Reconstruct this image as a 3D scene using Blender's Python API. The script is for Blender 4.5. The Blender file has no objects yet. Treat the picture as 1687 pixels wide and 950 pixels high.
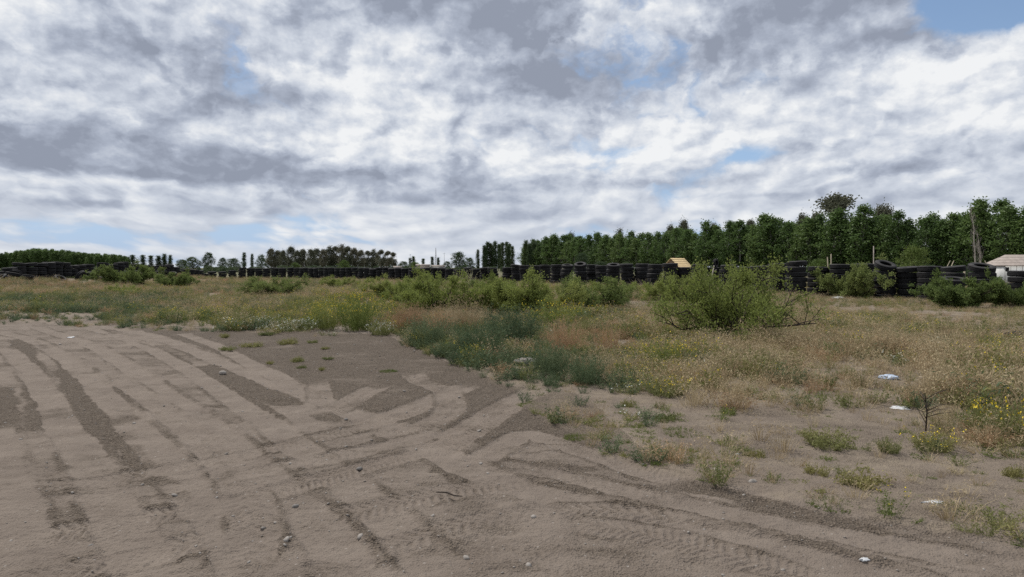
import bpy, math, random
import numpy as np

R = math.radians
rng = np.random.default_rng(11)
random.seed(5)
scene = bpy.context.scene
COL = scene.collection

# ------------------------------------------------------------------ camera
CAM_H, FPX, PITCH = 1.6, 1170.0, R(1.665)
cam_d = bpy.data.cameras.new('camera')
cam_d.sensor_width = 36.0
cam_d.lens = 36.0 * FPX / 1687.0
cam_d.clip_start, cam_d.clip_end = 0.05, 6000.0
cam = bpy.data.objects.new('camera', cam_d)
COL.objects.link(cam)
cam.location = (0, 0, CAM_H)
cam.rotation_euler = (R(90) - PITCH, 0, 0)
scene.camera = cam


def G(px, py):
    """a spot of level ground, from where it lies in the photograph"""
    a, b = (px - 843.5) / FPX, (475.0 - py) / FPX
    dy = math.cos(PITCH) + b * math.sin(PITCH)
    dz = -math.sin(PITCH) + b * math.cos(PITCH)
    t = CAM_H / max(-dz, 1e-4)
    return a * t, dy * t


def to_px(x, y, z=0.0):
    zc = y * math.cos(PITCH) - (z - CAM_H) * math.sin(PITCH)
    yc = y * math.sin(PITCH) + (z - CAM_H) * math.cos(PITCH)
    zc = np.maximum(zc, 0.05)
    return 843.5 + FPX * x / zc, 475.0 - FPX * yc / zc


def X_at(px, d):
    return (px - 843.5) / FPX * d


def Z_at(py, d):
    return CAM_H + (441.0 - py) / FPX * d


# ------------------------------------------------------------------ node helper
class NT:
    def __init__(self, tree):
        self.t = tree

    def new(self, typ, **kw):
        n = self.t.nodes.new(typ)
        for k, v in kw.items():
            setattr(n, k, v)
        return n

    def put(self, sock, v):
        if isinstance(v, bpy.types.NodeSocket):
            self.t.links.new(v, sock)
        elif v is not None:
            sock.default_value = v

    def m(self, op, a, b=None, c=None, clamp=False):
        n = self.new('ShaderNodeMath', operation=op, use_clamp=clamp)
        for i, v in enumerate((a, b, c)):
            self.put(n.inputs[i], v)
        return n.outputs[0]

    def vm(self, op, a, b=None, scale=None):
        n = self.new('ShaderNodeVectorMath', operation=op)
        self.put(n.inputs[0], a)
        self.put(n.inputs[1], b)
        if scale is not None:
            self.put(n.inputs['Scale'], scale)
        return n.outputs[0]

    def ss(self, x, lo, hi, a=0.0, b=1.0, kind='SMOOTHSTEP'):
        n = self.new('ShaderNodeMapRange', interpolation_type=kind)
        for i, v in enumerate((x, lo, hi, a, b)):
            self.put(n.inputs[i], v)
        return n.outputs[0]

    def mix(self, f, a, b, blend='MIX'):
        n = self.new('ShaderNodeMix', data_type='RGBA', blend_type=blend)
        self.put(n.inputs[0], f)
        self.put(n.inputs[6], a)
        self.put(n.inputs[7], b)
        return n.outputs[2]

    def noise(self, vec, scale, detail=4.0, rough=0.5, dist=0.0, lac=2.0, dim='3D'):
        n = self.new('ShaderNodeTexNoise', noise_dimensions=dim)
        self.put(n.inputs['Vector'], vec)
        self.put(n.inputs['Scale'], scale)
        self.put(n.inputs['Detail'], detail)
        self.put(n.inputs['Roughness'], rough)
        self.put(n.inputs['Distortion'], dist)
        self.put(n.inputs['Lacunarity'], lac)
        return n.outputs[0], n.outputs[1]

    def xyz(self, x, y, z):
        n = self.new('ShaderNodeCombineXYZ')
        for i, v in enumerate((x, y, z)):
            self.put(n.inputs[i], v)
        return n.outputs[0]

    def sep(self, v):
        n = self.new('ShaderNodeSeparateXYZ')
        self.put(n.inputs[0], v)
        return n.outputs

    def ramp(self, f, stops):
        n = self.new('ShaderNodeValToRGB')
        e = n.color_ramp.elements
        while len(e) < len(stops):
            e.new(0.5)
        for q, (p, c) in zip(e, stops):
            q.position = p
            q.color = (*c, 1)
        self.put(n.inputs[0], f)
        return n.outputs[0]


def rgb(c):
    return (c[0], c[1], c[2], 1.0)


# ------------------------------------------------------------------ sky and sun
SUN_EL, SUN_AZ = 56.0, -48.0          # azimuth from the view direction, minus = left
world = bpy.data.worlds.new('World')
scene.world = world
world.use_nodes = True
wt = world.node_tree
wt.nodes.clear()
w = NT(wt)
out = w.new('ShaderNodeOutputWorld')
bg = w.new('ShaderNodeBackground')
wt.links.new(bg.outputs[0], out.inputs[0])
sky = w.new('ShaderNodeTexSky', sky_type='NISHITA')
sky.sun_disc = False
sky.sun_elevation = R(SUN_EL)
sky.sun_rotation = R(SUN_AZ)
sky.altitude = 300
sky.air_density = 1.0
sky.dust_density = 0.6
sky.ozone_density = 1.6
clear = w.mix(1.0, sky.outputs[0], (0.115, 0.115, 0.115, 1), 'MULTIPLY')
tc = w.new('ShaderNodeTexCoord')
dx, dy, dz = w.sep(tc.outputs['Generated'])[0:3]
az = w.m('ARCTAN2', dx, dy)
el = w.m('MAXIMUM', w.m('ARCSINE', dz), 0.0)
rr = w.m('DIVIDE', 1.0, w.m('ADD', el, 0.10))
Qu = w.m('MULTIPLY', w.m('MULTIPLY', az, 1.55), w.m('POWER', rr, 0.4))
Qv = w.m('MULTIPLY', w.m('LOGARITHM', rr, 2.718), 1.3)
Q0 = w.xyz(Qu, Qv, 3.7)
wn = w.noise(Q0, 1.6, 3, 0.55, dim='2D')[1]
# billows keep about the same breadth and height, so they break up the long streaks
ISO = w.xyz(w.m('MULTIPLY', az, 7.0), w.m('MULTIPLY', w.m('POWER', el, 0.8), 9.5), 0.0)
bn = w.noise(ISO, 1.1, 6, 0.56, dim='2D')[1]
Q0 = w.vm('ADD', Q0, w.vm('SCALE', w.vm('SUBTRACT', bn, (0.5, 0.5, 0.5)), scale=w.ss(el, 0.02, 0.16, 0.10, 0.50)))
Q = w.vm('ADD', Q0, w.vm('SCALE', w.vm('SUBTRACT', wn, (0.5, 0.5, 0.5)), scale=0.22))
UPS, UPL = (-0.06, -0.075, 0.0), (-0.08, -0.30, 0.0)


def cloud_fine(vec):
    n1 = w.noise(vec, 0.95, 10, 0.585, dim='2D')[0]
    v = w.new('ShaderNodeTexVoronoi', feature='F1', voronoi_dimensions='2D')
    w.put(v.inputs['Vector'], vec)
    v.inputs['Scale'].default_value = 2.6
    v.inputs['Detail'].default_value = 2.0
    v.inputs['Roughness'].default_value = 0.55
    return w.m('SUBTRACT', n1, w.m('MULTIPLY', v.outputs['Distance'], 0.26))


def cloud_low(vec):
    return w.noise(vec, 0.62, 2, 0.5, dim='2D')[0]


fine0 = cloud_fine(Q)
fineU = cloud_fine(w.vm('ADD', Q, UPS))
low0 = cloud_low(Q)
lowU = cloud_low(w.vm('ADD', Q, UPL))


def blob(px, py, rx, ry):
    """a soft mass in the sky, given by its bearing and height"""
    a0, e0 = math.atan((px - 843.5) / FPX), (441.0 - py) / FPX
    sa, se = rx / FPX, ry / FPX
    a = w.m('DIVIDE', w.m('SUBTRACT', az, a0), sa)
    e = w.m('DIVIDE', w.m('SUBTRACT', el, e0), se)
    q = w.m('ADD', w.m('MULTIPLY', a, a), w.m('MULTIPLY', e, e))
    return w.m('POWER', 2.718, w.m('MULTIPLY', q, -1.0))


def total(items):
    s = None
    for k, b in items:
        t = w.m('MULTIPLY', blob(*b), k)
        s = t if s is None else w.m('ADD', s, t)
    return s


# cloud masses: where the cover thickens into grey bases, towers up into the light, or thins out
dark = total([(0.75, (775, 28, 190, 62)), (0.50, (445, 178, 150, 34)), (0.7, (330, 290, 330, 34)), (0.3, (120, 250, 160, 40)),
              (0.65, (985, 148, 170, 58)), (0.5, (1340, 75, 270, 72)), (0.28, (190, 130, 130, 40)), (0.4, (1080, 305, 190, 16)),
              (0.4, (1470, 298, 150, 18)), (0.3, (620, 330, 220, 12)), (0.3, (240, 350, 200, 9)), (0.3, (1250, 330, 260, 9))])
bright = total([(0.6, (1610, 190, 170, 70)), (0.55, (1070, 245, 200, 42)), (0.4, (90, 60, 170, 90)), (0.55, (640, 165, 110, 60)), (0.4, (450, 245, 120, 28)),
                (0.4, (800, 255, 110, 40)), (0.4, (1330, 130, 160, 45)), (0.4, (560, 325, 160, 14)), (0.3, (930, 50, 90, 60)), (0.4, (1640, 300, 90, 14))])
gap = total([(0.9, (1625, 75, 75, 48)), (0.32, (1235, 268, 60, 20)), (0.2, (830, 95, 45, 18)), (0.22, (200, 385, 520, 26)), (0.16, (1000, 390, 500, 22)), (0.3, (1560, 270, 120, 16))])
edge = w.m('SUBTRACT', w.noise(Q, 1.25, 8, 0.58, dim='2D')[0], 0.5)
dark = w.ss(w.m('ADD', dark, w.m('MULTIPLY', edge, 1.0)), 0.14, 0.50)
bright = w.ss(w.m('ADD', bright, w.m('MULTIPLY', edge, -1.2)), 0.16, 0.52)
cover = w.m('SUBTRACT', w.m('ADD', fine0, 0.40), w.m('MULTIPLY', gap, w.m('ADD', 0.7, w.m('MULTIPLY', edge, 2.2))))
dens = w.ss(cover, 0.33, 0.53)
sh = w.m('MULTIPLY', w.m('SUBTRACT', fine0, fineU), 1.7)
i0 = w.noise(ISO, 1.5, 7, 0.55, dim='2D')[0]
i1 = w.noise(w.vm('ADD', ISO, (-0.07, 0.11, 0.0)), 1.5, 7, 0.55, dim='2D')[0]
sh = w.m('ADD', sh, w.m('MULTIPLY', w.m('SUBTRACT', i0, i1), w.ss(el, 0.03, 0.15, 0.2, 1.5)))
sl = w.m('MULTIPLY', w.m('SUBTRACT', low0, lowU), 0.65)
lit = w.m('ADD', w.m('ADD', 0.60, sh), sl)
lit = w.m('ADD', w.m('SUBTRACT', lit, w.m('MULTIPLY', dark, 0.52)), w.m('MULTIPLY', bright, 0.22))
lit = w.m('ADD', 0.62, w.m('MULTIPLY', w.m('SUBTRACT', lit, 0.60), w.ss(el, 0.0, 0.10, 0.55, 1.0)))
ccol = w.ramp(lit, [(0.0, (0.29, 0.325, 0.405)), (0.30, (0.41, 0.455, 0.55)), (0.60, (0.61, 0.655, 0.735)), (0.95, (0.88, 0.895, 0.91))])
veil = w.mix(w.ss(el, 0.0, 0.30, 0.8, 0.15), clear, (0.33, 0.49, 0.77, 1))
skycol = w.mix(dens, veil, ccol)
wt.links.new(skycol, bg.inputs[0])
bg.inputs[1].default_value = 1.0
world.cycles.sampling_method = 'MANUAL'
world.cycles.sample_map_resolution = 256

sun_d = bpy.data.lights.new('sun', 'SUN')
sun_d.energy = 3.4
sun_d.angle = R(1.5)
sun_d.color = (1.0, 0.95, 0.88)
sun = bpy.data.objects.new('sun', sun_d)
COL.objects.link(sun)
sun.rotation_euler = (R(90 - SUN_EL), 0, R(180 - SUN_AZ))
scene.cycles.use_denoising = False
scene.cycles.sample_clamp_direct = 6.0
scene.cycles.sample_clamp_indirect = 3.0
vs = scene.view_settings
vs.view_transform = 'Standard'
vs.look = 'None'
vs.exposure = 0.0
vs.gamma = 1.0


# ------------------------------------------------------------------ mesh helpers
def make_mesh(name, V, F, mats=(), midx=None, smooth=False, attrs=None):
    """F: list of (n,k) index arrays"""
    V = np.asarray(V, dtype=np.float32).reshape(-1, 3)
    if isinstance(F, np.ndarray):
        F = [F]
    F = [f for f in F if len(f)]
    me = bpy.data.meshes.new(name)
    me.vertices.add(len(V))
    me.vertices.foreach_set('co', V.ravel())
    li = np.concatenate([f.ravel() for f in F]).astype(np.int32)
    tot = np.concatenate([np.full(len(f), f.shape[1]) for f in F]).astype(np.int32)
    st = np.concatenate([[0], np.cumsum(tot)[:-1]]).astype(np.int32)
    me.loops.add(len(li))
    me.loops.foreach_set('vertex_index', li)
    me.polygons.add(len(tot))
    me.polygons.foreach_set('loop_start', st)
    me.polygons.foreach_set('loop_total', tot)
    if midx is not None:
        me.polygons.foreach_set('material_index', np.asarray(midx, dtype=np.int32))
    if smooth:
        me.polygons.foreach_set('use_smooth', np.ones(len(tot), dtype=bool))
    for m in mats:
        me.materials.append(m)
    for k, v in (attrs or {}).items():
        a = me.attributes.new(k, 'FLOAT', 'POINT')
        a.data.foreach_set('value', np.asarray(v, dtype=np.float32))
    me.update(calc_edges=True)
    return me


def link(name, me, parent=None, loc=None, rot=None, scale=None):
    o = bpy.data.objects.new(name, me)
    COL.objects.link(o)
    if parent is not None:
        o.parent = parent
    if loc is not None:
        o.location = loc
    if rot is not None:
        o.rotation_euler = rot
    if scale is not None:
        o.scale = (scale,) * 3 if isinstance(scale, (int, float, np.floating)) else scale
    return o


def tag(o, label, cat, group=None, kind=None):
    o['label'] = label
    if cat:
        o['category'] = cat
    if group:
        o['group'] = group
    if kind:
        o['kind'] = kind
    return o


class Geo:
    """collects shapes, each with a material slot"""
    def __init__(self):
        self.V, self.F, self.I, self.n = [], [], [], 0

    def add(self, V, F, slot=0):
        V = np.asarray(V, dtype=np.float64).reshape(-1, 3)
        if not isinstance(F, list):
            F = [F]
        for f in F:
            f = np.asarray(f, dtype=np.int64)
            if len(f):
                self.F.append(f + self.n)
                self.I.append(np.full(len(f), slot))
        self.V.append(V)
        self.n += len(V)

    def box(self, c, s, rot=None, slot=0):
        v = np.array([(x, y, z) for x in (-.5, .5) for y in (-.5, .5) for z in (-.5, .5)]) * np.array(s)
        if rot is not None:
            v = v @ np.array(rot).T
        f = np.array([(0, 1, 3, 2), (4, 6, 7, 5), (0, 4, 5, 1), (2, 3, 7, 6), (0, 2, 6, 4), (1, 5, 7, 3)])
        self.add(v + np.array(c), f, slot)

    def tube(self, pts, radii, sides=5, slot=0, cap=True):
        pts = np.asarray(pts, dtype=float)
        n = len(pts)
        tg = np.gradient(pts, axis=0)
        tg /= np.linalg.norm(tg, axis=1)[:, None] + 1e-9
        ref = np.where(np.abs(tg[:, 2:3]) > 0.9, np.array([[1., 0, 0]]), np.array([[0, 0, 1.]]))
        u = np.cross(tg, ref)
        u /= np.linalg.norm(u, axis=1)[:, None] + 1e-9
        v = np.cross(tg, u)
        a = np.linspace(0, 2 * np.pi, sides, endpoint=False)
        r = np.asarray(radii, dtype=float)[:, None, None]
        V = pts[:, None] + r * (np.cos(a)[None, :, None] * u[:, None] + np.sin(a)[None, :, None] * v[:, None])
        i = np.arange(n - 1)[:, None] * sides
        j = np.arange(sides)[None]
        k = (j + 1) % sides
        F = np.stack([i + j, i + k, i + sides + k, i + sides + j], -1).reshape(-1, 4)
        fs = [F]
        if cap:
            fs.append(np.array([list(range(sides))[::-1], [(n - 1) * sides + q for q in range(sides)]]))
        self.add(V.reshape(-1, 3), fs, slot)

    def leaves(self, C, length, width, slot=0, up=0.0, dirs=None):
        """small pointed leaf faces, randomly turned"""
        C = np.asarray(C, dtype=float)
        n = len(C)
        if dirs is None:
            d = rng.normal(size=(n, 3))
            d[:, 2] += up
        else:
            d = np.asarray(dirs) + rng.normal(size=(n, 3)) * 0.45
        d /= np.linalg.norm(d, axis=1)[:, None] + 1e-9
        s = np.cross(d, rng.normal(size=(n, 3)))
        s /= np.linalg.norm(s, axis=1)[:, None] + 1e-9
        L = (np.asarray(length) * rng.uniform(0.7, 1.3, n))[:, None]
        W = (np.asarray(width) * rng.uniform(0.7, 1.3, n))[:, None]
        V = np.stack([C - d * L * .5, C + s * W * .5, C + d * L * .5, C - s * W * .5], 1).reshape(-1, 3)
        self.add(V, np.arange(4 * n).reshape(-1, 4), slot)

    def blades(self, B, D, h, wd, bend=0.25, slot=0):
        B, D = np.asarray(B, dtype=float), np.asarray(D, dtype=float)
        n = len(B)
        D = D / (np.linalg.norm(D, axis=1)[:, None] + 1e-9)
        h = np.broadcast_to(np.asarray(h, dtype=float), (n,))[:, None]
        wd = np.broadcast_to(np.asarray(wd, dtype=float), (n,))[:, None]
        s = np.cross(D, rng.normal(size=(n, 3)))
        s /= np.linalg.norm(s, axis=1)[:, None] + 1e-9
        out = D * np.array([1, 1, 0.])
        mid = B + D * h * .55
        tip = B + D * h + out * h * bend - np.array([0, 0, 1.]) * h * bend * .35
        V = np.stack([B - s * wd * .5, B + s * wd * .5, mid + s * wd * .4, mid - s * wd * .4, tip], 1).reshape(-1, 3)
        i = np.arange(n)[:, None] * 5
        self.add(V, [i + np.array([[0, 1, 2, 3]]), i + np.array([[3, 2, 4]])], slot)

    def mesh(self, name, mats, smooth=False):
        # polygons keep the order in which they were added
        V = np.concatenate(self.V)
        return make_mesh(name, V, self.F, mats, np.concatenate(self.I), smooth)


def rotz(a):
    c, s = math.cos(a), math.sin(a)
    return np.array([[c, -s, 0], [s, c, 0], [0, 0, 1.]])


def rotx(a):
    c, s = math.cos(a), math.sin(a)
    return np.array([[1., 0, 0], [0, c, -s], [0, s, c]])


def roty(a):
    c, s = math.cos(a), math.sin(a)
    return np.array([[c, 0, s], [0, 1., 0], [-s, 0, c]])


# value noise
_perm = np.random.default_rng(3).random((256, 256))


def vnoise(x, y):
    xi, yi = np.floor(x).astype(int), np.floor(y).astype(int)
    fx, fy = x - xi, y - yi
    fx, fy = fx * fx * (3 - 2 * fx), fy * fy * (3 - 2 * fy)
    a, b = _perm[xi & 255, yi & 255], _perm[(xi + 1) & 255, yi & 255]
    c, d = _perm[xi & 255, (yi + 1) & 255], _perm[(xi + 1) & 255, (yi + 1) & 255]
    return (a * (1 - fx) + b * fx) * (1 - fy) + (c * (1 - fx) + d * fx) * fy


def fbm(x, y, octv=4, g=0.5):
    s, a, t = 0, 1.0, 0
    for k in range(octv):
        s = s + a * vnoise(x * 2 ** k + 17.3 * k, y * 2 ** k - 9.1 * k)
        t += a
        a *= g
    return s / t


def sstep(x, lo, hi):
    t = np.clip((x - lo) / (hi - lo), 0, 1)
    return t * t * (3 - 2 * t)


def inside(poly, x, y):
    r = np.zeros(np.shape(x), dtype=bool)
    n = len(poly)
    for i in range(n):
        (x1, y1), (x2, y2) = poly[i], poly[(i + 1) % n]
        if y1 == y2:
            continue
        c = ((y1 > y) != (y2 > y)) & (x < (x2 - x1) * (y - y1) / (y2 - y1) + x1)
        r ^= c
    return r


# ------------------------------------------------------------------ the lie of the land
# front edge of the thick growth and of the thin growth, walked along the dirt lot (photo bearings turned to ground spots)
EDGE = [(-500, 513), (0, 515), (100, 519), (200, 524), (300, 531), (420, 541), (540, 546), (640, 550), (690, 574), (740, 600),
        (830, 624), (900, 638), (1000, 650), (1060, 668), (1150, 692), (1250, 700), (1350, 690), (1450, 672), (1550, 668), (1687, 705), (2200, 720)]
THIN = [(-500, 513), (640, 551), (740, 604), (830, 632), (880, 670), (950, 722), (1060, 768), (1200, 806), (1300, 830), (1500, 874), (1687, 908), (2200, 1000)]
EX, EY = np.array(EDGE).T
TX, TY = np.array(THIN).T


def growth(x, y):
    """0 bare dirt .. 0.5 thin growth .. 1 thick growth"""
    px, py = to_px(x, y)
    jig = (fbm(x * 0.9, y * 0.9, 3) - 0.5)
    py2 = py + jig * np.clip((py - 441) * 0.35, 4, 60)
    e, t = np.interp(px, EX, EY), np.interp(px, TX, TY)
    full = sstep(e - py2, -3, 6)
    thin = sstep(t - py2, -4, 8)
    return np.clip(np.maximum(full, thin * 0.5), 0, 1) * (y > 0.5)


def land(x, y):
    """large shape of the ground"""
    d = np.hypot(x, y)
    g = sstep(d, 10, 26)
    z = (fbm(x * 0.11 + 5, y * 0.11, 3) - 0.5) * 0.22 * g
    z = z + (fbm(x * 0.45, y * 0.45, 2) - 0.5) * 0.05 * g
    # bank under the left arm of the tyre wall
    m = np.exp(-((x + 42) / 5.0) ** 2) * sstep(y, 40, 56) * (1 - sstep(y, 84, 96))
    z = z + m * (0.55 + 0.5 * fbm(x * .3, y * .3, 3))
    z = z + (fbm(x * .004, y * .004, 2) - .5) * 6 * sstep(d, 450, 1500)
    return z


def smooth_line(pts, n=14):
    P = np.array([G(*p) for p in pts])
    P = np.vstack([2 * P[0] - P[1], P, 2 * P[-1] - P[-2]])
    o = []
    for i in range(1, len(P) - 2):
        t = np.linspace(0, 1, n, endpoint=False)[:, None]
        a, b, c, d = P[i - 1], P[i], P[i + 1], P[i + 2]
        o.append(.5 * (2 * b + (c - a) * t + (2 * a - 5 * b + 4 * c - d) * t * t + (3 * b - a - 3 * c + d) * t ** 3))
    return np.vstack(o + [P[-2][None]])


def along(L, x, y, reach):
    """signed side distance and run along line L for the points near it"""
    lo, hi = L.min(0) - reach, L.max(0) + reach
    idx = np.where((x > lo[0]) & (x < hi[0]) & (y > lo[1]) & (y < hi[1]))[0]
    px, py = x[idx], y[idx]
    best = np.full(len(idx), 1e9)
    side, run = np.zeros(len(idx)), np.zeros(len(idx))
    seg = np.diff(L, axis=0)
    ln = np.hypot(seg[:, 0], seg[:, 1])
    cum = np.concatenate([[0], np.cumsum(ln)])
    for i in range(len(seg)):
        if ln[i] < 1e-6:
            continue
        ux, uy = seg[i] / ln[i]
        rx, ry = px - L[i, 0], py - L[i, 1]
        t = np.clip(rx * ux + ry * uy, 0, ln[i])
        d2 = (rx - t * ux) ** 2 + (ry - t * uy) ** 2
        k = d2 < best
        best[k] = d2[k]
        side[k] = (ux * ry - uy * rx)[k]
        run[k] = (cum[i] + t)[k]
    dist = np.sqrt(best)
    return idx, np.where(side < 0, -dist, dist), run, cum[-1]


# wheel tracks: (line, half width, dust, sink, lug relief)
TRACKS = [
    ([(180, 536), (250, 552), (330, 583), (430, 621), (520, 655), (600, 690), (680, 727), (770, 768), (880, 808), (1050, 856), (1300, 915), (1600, 985)], .20, 1.0, .014, 0),
    ([(300, 548), (350, 568), (410, 597), (480, 632), (540, 663), (600, 692)], .17, .95, .012, 0),
    ([(505, 690), (560, 668), (600, 648), (640, 630)], .20, .8, .012, .010),
    ([(560, 712), (640, 685), (720, 655), (782, 630)], .22, .85, .014, .010),
    ([(620, 730), (700, 700), (745, 672), (735, 645), (690, 626), (678, 612)], .19, .8, .012, .010),
    ([(690, 752), (760, 712), (820, 676), (880, 645), (900, 635)], .24, .8, .014, .012),
    ([(760, 772), (830, 735), (868, 714), (960, 742), (1060, 776), (1180, 806)], .16, .9, .010, .006),
    ([(800, 745), (930, 735), (1000, 742)], .12, .7, .008, .004),
    ([(520, 625), (528, 650), (520, 665)], .16, .8, .008, .006),
    ([(590, 728), (620, 712), (660, 716), (690, 735)], .13, .8, .012, .004),
    ([(-60, 815), (150, 792), (330, 762), (520, 722), (640, 692), (700, 672)], .15, .8, .014, .013),
    ([(-60, 838), (150, 818), (400, 780), (600, 742), (760, 700)], .16, .85, .010, .004),
    ([(-60, 905), (160, 865), (330, 838), (480, 800), (620, 765), (720, 742)], .17, .8, .016, .014),
    ([(-60, 975), (160, 930), (400, 880), (620, 838), (800, 800), (900, 780)], .17, .8, .012, .012),
    ([(430, 975), (640, 900), (830, 850), (1000, 840), (1200, 870)], .14, .8, .010, .010),
    ([(760, 985), (640, 850), (500, 740), (400, 668), (300, 603), (220, 562), (140, 538), (0, 524)], .17, 1.0, .012, 0),
    ([(610, 985), (480, 822), (330, 692), (220, 612), (150, 568), (60, 538)], .18, 1.0, .014, .003),
    ([(440, 985), (330, 820), (220, 702), (125, 604), (60, 562), (0, 546)], .18, 1.0, .014, .003),
    ([(260, 985), (180, 822), (108, 702), (50, 612), (5, 570)], .18, 1.0, .014, .003),
    ([(60, 985), (20, 822), (-20, 700)], .18, 1.0, .012, .003),
    ([(800, 765), (950, 788), (1100, 826), (1400, 890), (1700, 965)], .13, .9, .010, .004),
    ([(900, 860), (1080, 880), (1300, 940), (1400, 985)], .15, .9, .012, .010),
    ([(1000, 800), (1200, 842), (1450, 892), (1720, 945)], .15, 1.0, .010, .002),
    ([(350, 975), (420, 880), (380, 780), (300, 700), (180, 610)], .16, .9, .010, .006),
]
# strips where the loose dark grit lies open
GRIT = [([(345, 605), (420, 640), (470, 662)], .26), ([(462, 660), (485, 666)], .16), ([(530, 684), (552, 690)], .12), ([(575, 702), (600, 708)], .13),
        ([(30, 560), (60, 625), (85, 700)], .20), ([(105, 610), (145, 690), (165, 748)], .14), ([(8, 640), (20, 695)], .10), ([(195, 640), (216, 702)], .10),
        ([(395, 595), (450, 622), (500, 648)], .10), ([(1050, 782), (1180, 808), (1300, 842), (1420, 872)], .15), ([(935, 822), (1040, 836)], .07),
        ([(850, 792), (920, 800), (1010, 806)], .09), ([(830, 758), (900, 765), (970, 772)], .08), ([(735, 775), (775, 790)], .16), ([(1040, 870), (1200, 900), (1330, 945)], .05),
        ([(170, 540), (260, 575), (330, 610), (470, 690)], .05), ([(60, 560), (120, 620), (170, 690), (240, 780)], .07), ([(200, 690), (230, 760), (300, 820)], .10), ([(630, 720), (650, 730)], .16)]
UNDRIVEN = [(200, 533), (420, 543), (640, 553), (700, 580), (760, 605), (850, 640), (960, 655), (1100, 775), (960, 738), (868, 712), (800, 735),
            (700, 706), (600, 678), (520, 648), (440, 615), (330, 572)]


def ground_detail(x, y):
    """fine relief and surface kind of the dirt: height, dust plus painted lip shade 0..1"""
    n = len(x)
    h = np.zeros(n)
    px, py = to_px(x, y)
    near = (y > 1.0) & (np.hypot(x, y) < 45)
    jx = (fbm(x * 2.3, y * 2.3, 3) - .5) * 40
    und = inside(UNDRIVEN, px + jx, py + jx * .4) & (y > 3)
    dust = np.where(und, 0.12, 0.58) + (fbm(x * 1.3, y * 1.3, 4) - .5) * 0.75 + (fbm(x * 3.5, y * 9, 3) - .5) * .5
    rough = (fbm(x * 7, y * 7, 4, .6) - .5)
    flat = np.zeros(n)
    lug = np.zeros(n)
    for pts, hw in GRIT:
        L = smooth_line(pts, 8)
        i, s, t, ln = along(L, x, y, hw * 2)
        wv = hw * (0.55 + 0.9 * fbm(t * 1.7 + hw * 90, s * 0 + 3.3, 3))
        k = 1 - sstep(np.abs(s) + rough[i] * .10, wv * .6, wv * 1.15)
        dust[i] = dust[i] * (1 - k) + (0.02 + .12 * rough[i]) * k
        h[i] -= k * 0.008
    for q, (pts, hw, du, sink, lg) in enumerate(TRACKS):
        L = smooth_line(pts, 10)
        i, s, t, ln = along(L, x, y, hw * 2.2)
        s = s + (vnoise(t * 1.1 + q * 7, t * 0 + q) - .5) * 0.05
        e = np.abs(s) + rough[i] * 0.07
        k = (1 - sstep(e, hw * .8, hw * 1.05)) * sstep(t, 0, .5) * sstep(ln - t, 0, .5)
        k = k * ((0.80 if q < 10 else .45) + (.20 if q < 10 else .55) * sstep(fbm(x[i] * 1.1 + q, y[i] * 1.1, 3), .3, .5))
        lip = np.exp(-((np.abs(s) - hw * 1.12) / (hw * .18)) ** 2) * (k * 0 + 1) * sstep(t, 0, .5) * sstep(ln - t, 0, .5)
        dust[i] = dust[i] * (1 - k) + (du * (0.66 + .8 * (fbm(x[i] * 5, y[i] * 5, 3) - .35))) * k
        h[i] = h[i] * (1 - .6 * k) - sink * k + lip * sink * .55
        dust[i] -= lip * .34 * sstep(fbm(t * 1.3 + q * 5, s * 2, 3), .38, .62)  # broken dark lines: shade of the track lips painted into the dust value
        flat[i] = np.maximum(flat[i], k)
        if lg:
            ph = t / (.056 + .012 * (q % 3)) + np.where(s > 0, .5, 0) + np.abs(s) / .13 + (vnoise(t * 3, s * 3 + q) - .5) * .9
            wv = np.sin(2 * np.pi * ph)
            rib = np.sin(2 * np.pi * s / (hw * .66))
            lug[i] = lug[i] * (1 - k) + k * 0.85 * lg * (np.clip(wv * 1.5, -1, 1) * .7 + rib * .3) * (0.35 + fbm(x[i] * 2, y[i] * 2 + q, 2))
    dust = dust + np.clip(lug, -.012, .012) * 18  # tone follows the tread relief: raised lugs lighter, recesses darker
    h = h + lug + rough * (0.040 - 0.020 * flat) + (fbm(x * 4 + 7, y * 17, 3) - .5) * .016 + (fbm(x * 30, y * 30, 2) - .5) * .008
    h = h + (fbm(x * 1.7, y * 1.7, 3) - .5) * .03
    fade = 1 - sstep(np.hypot(x, y), 26, 44)
    return np.where(near, h * fade, 0), np.clip(np.where(near, dust, .5), 0, 1)


def ground_z(x, y):
    return float(land(np.array([x], float), np.array([y], float))[0])


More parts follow.
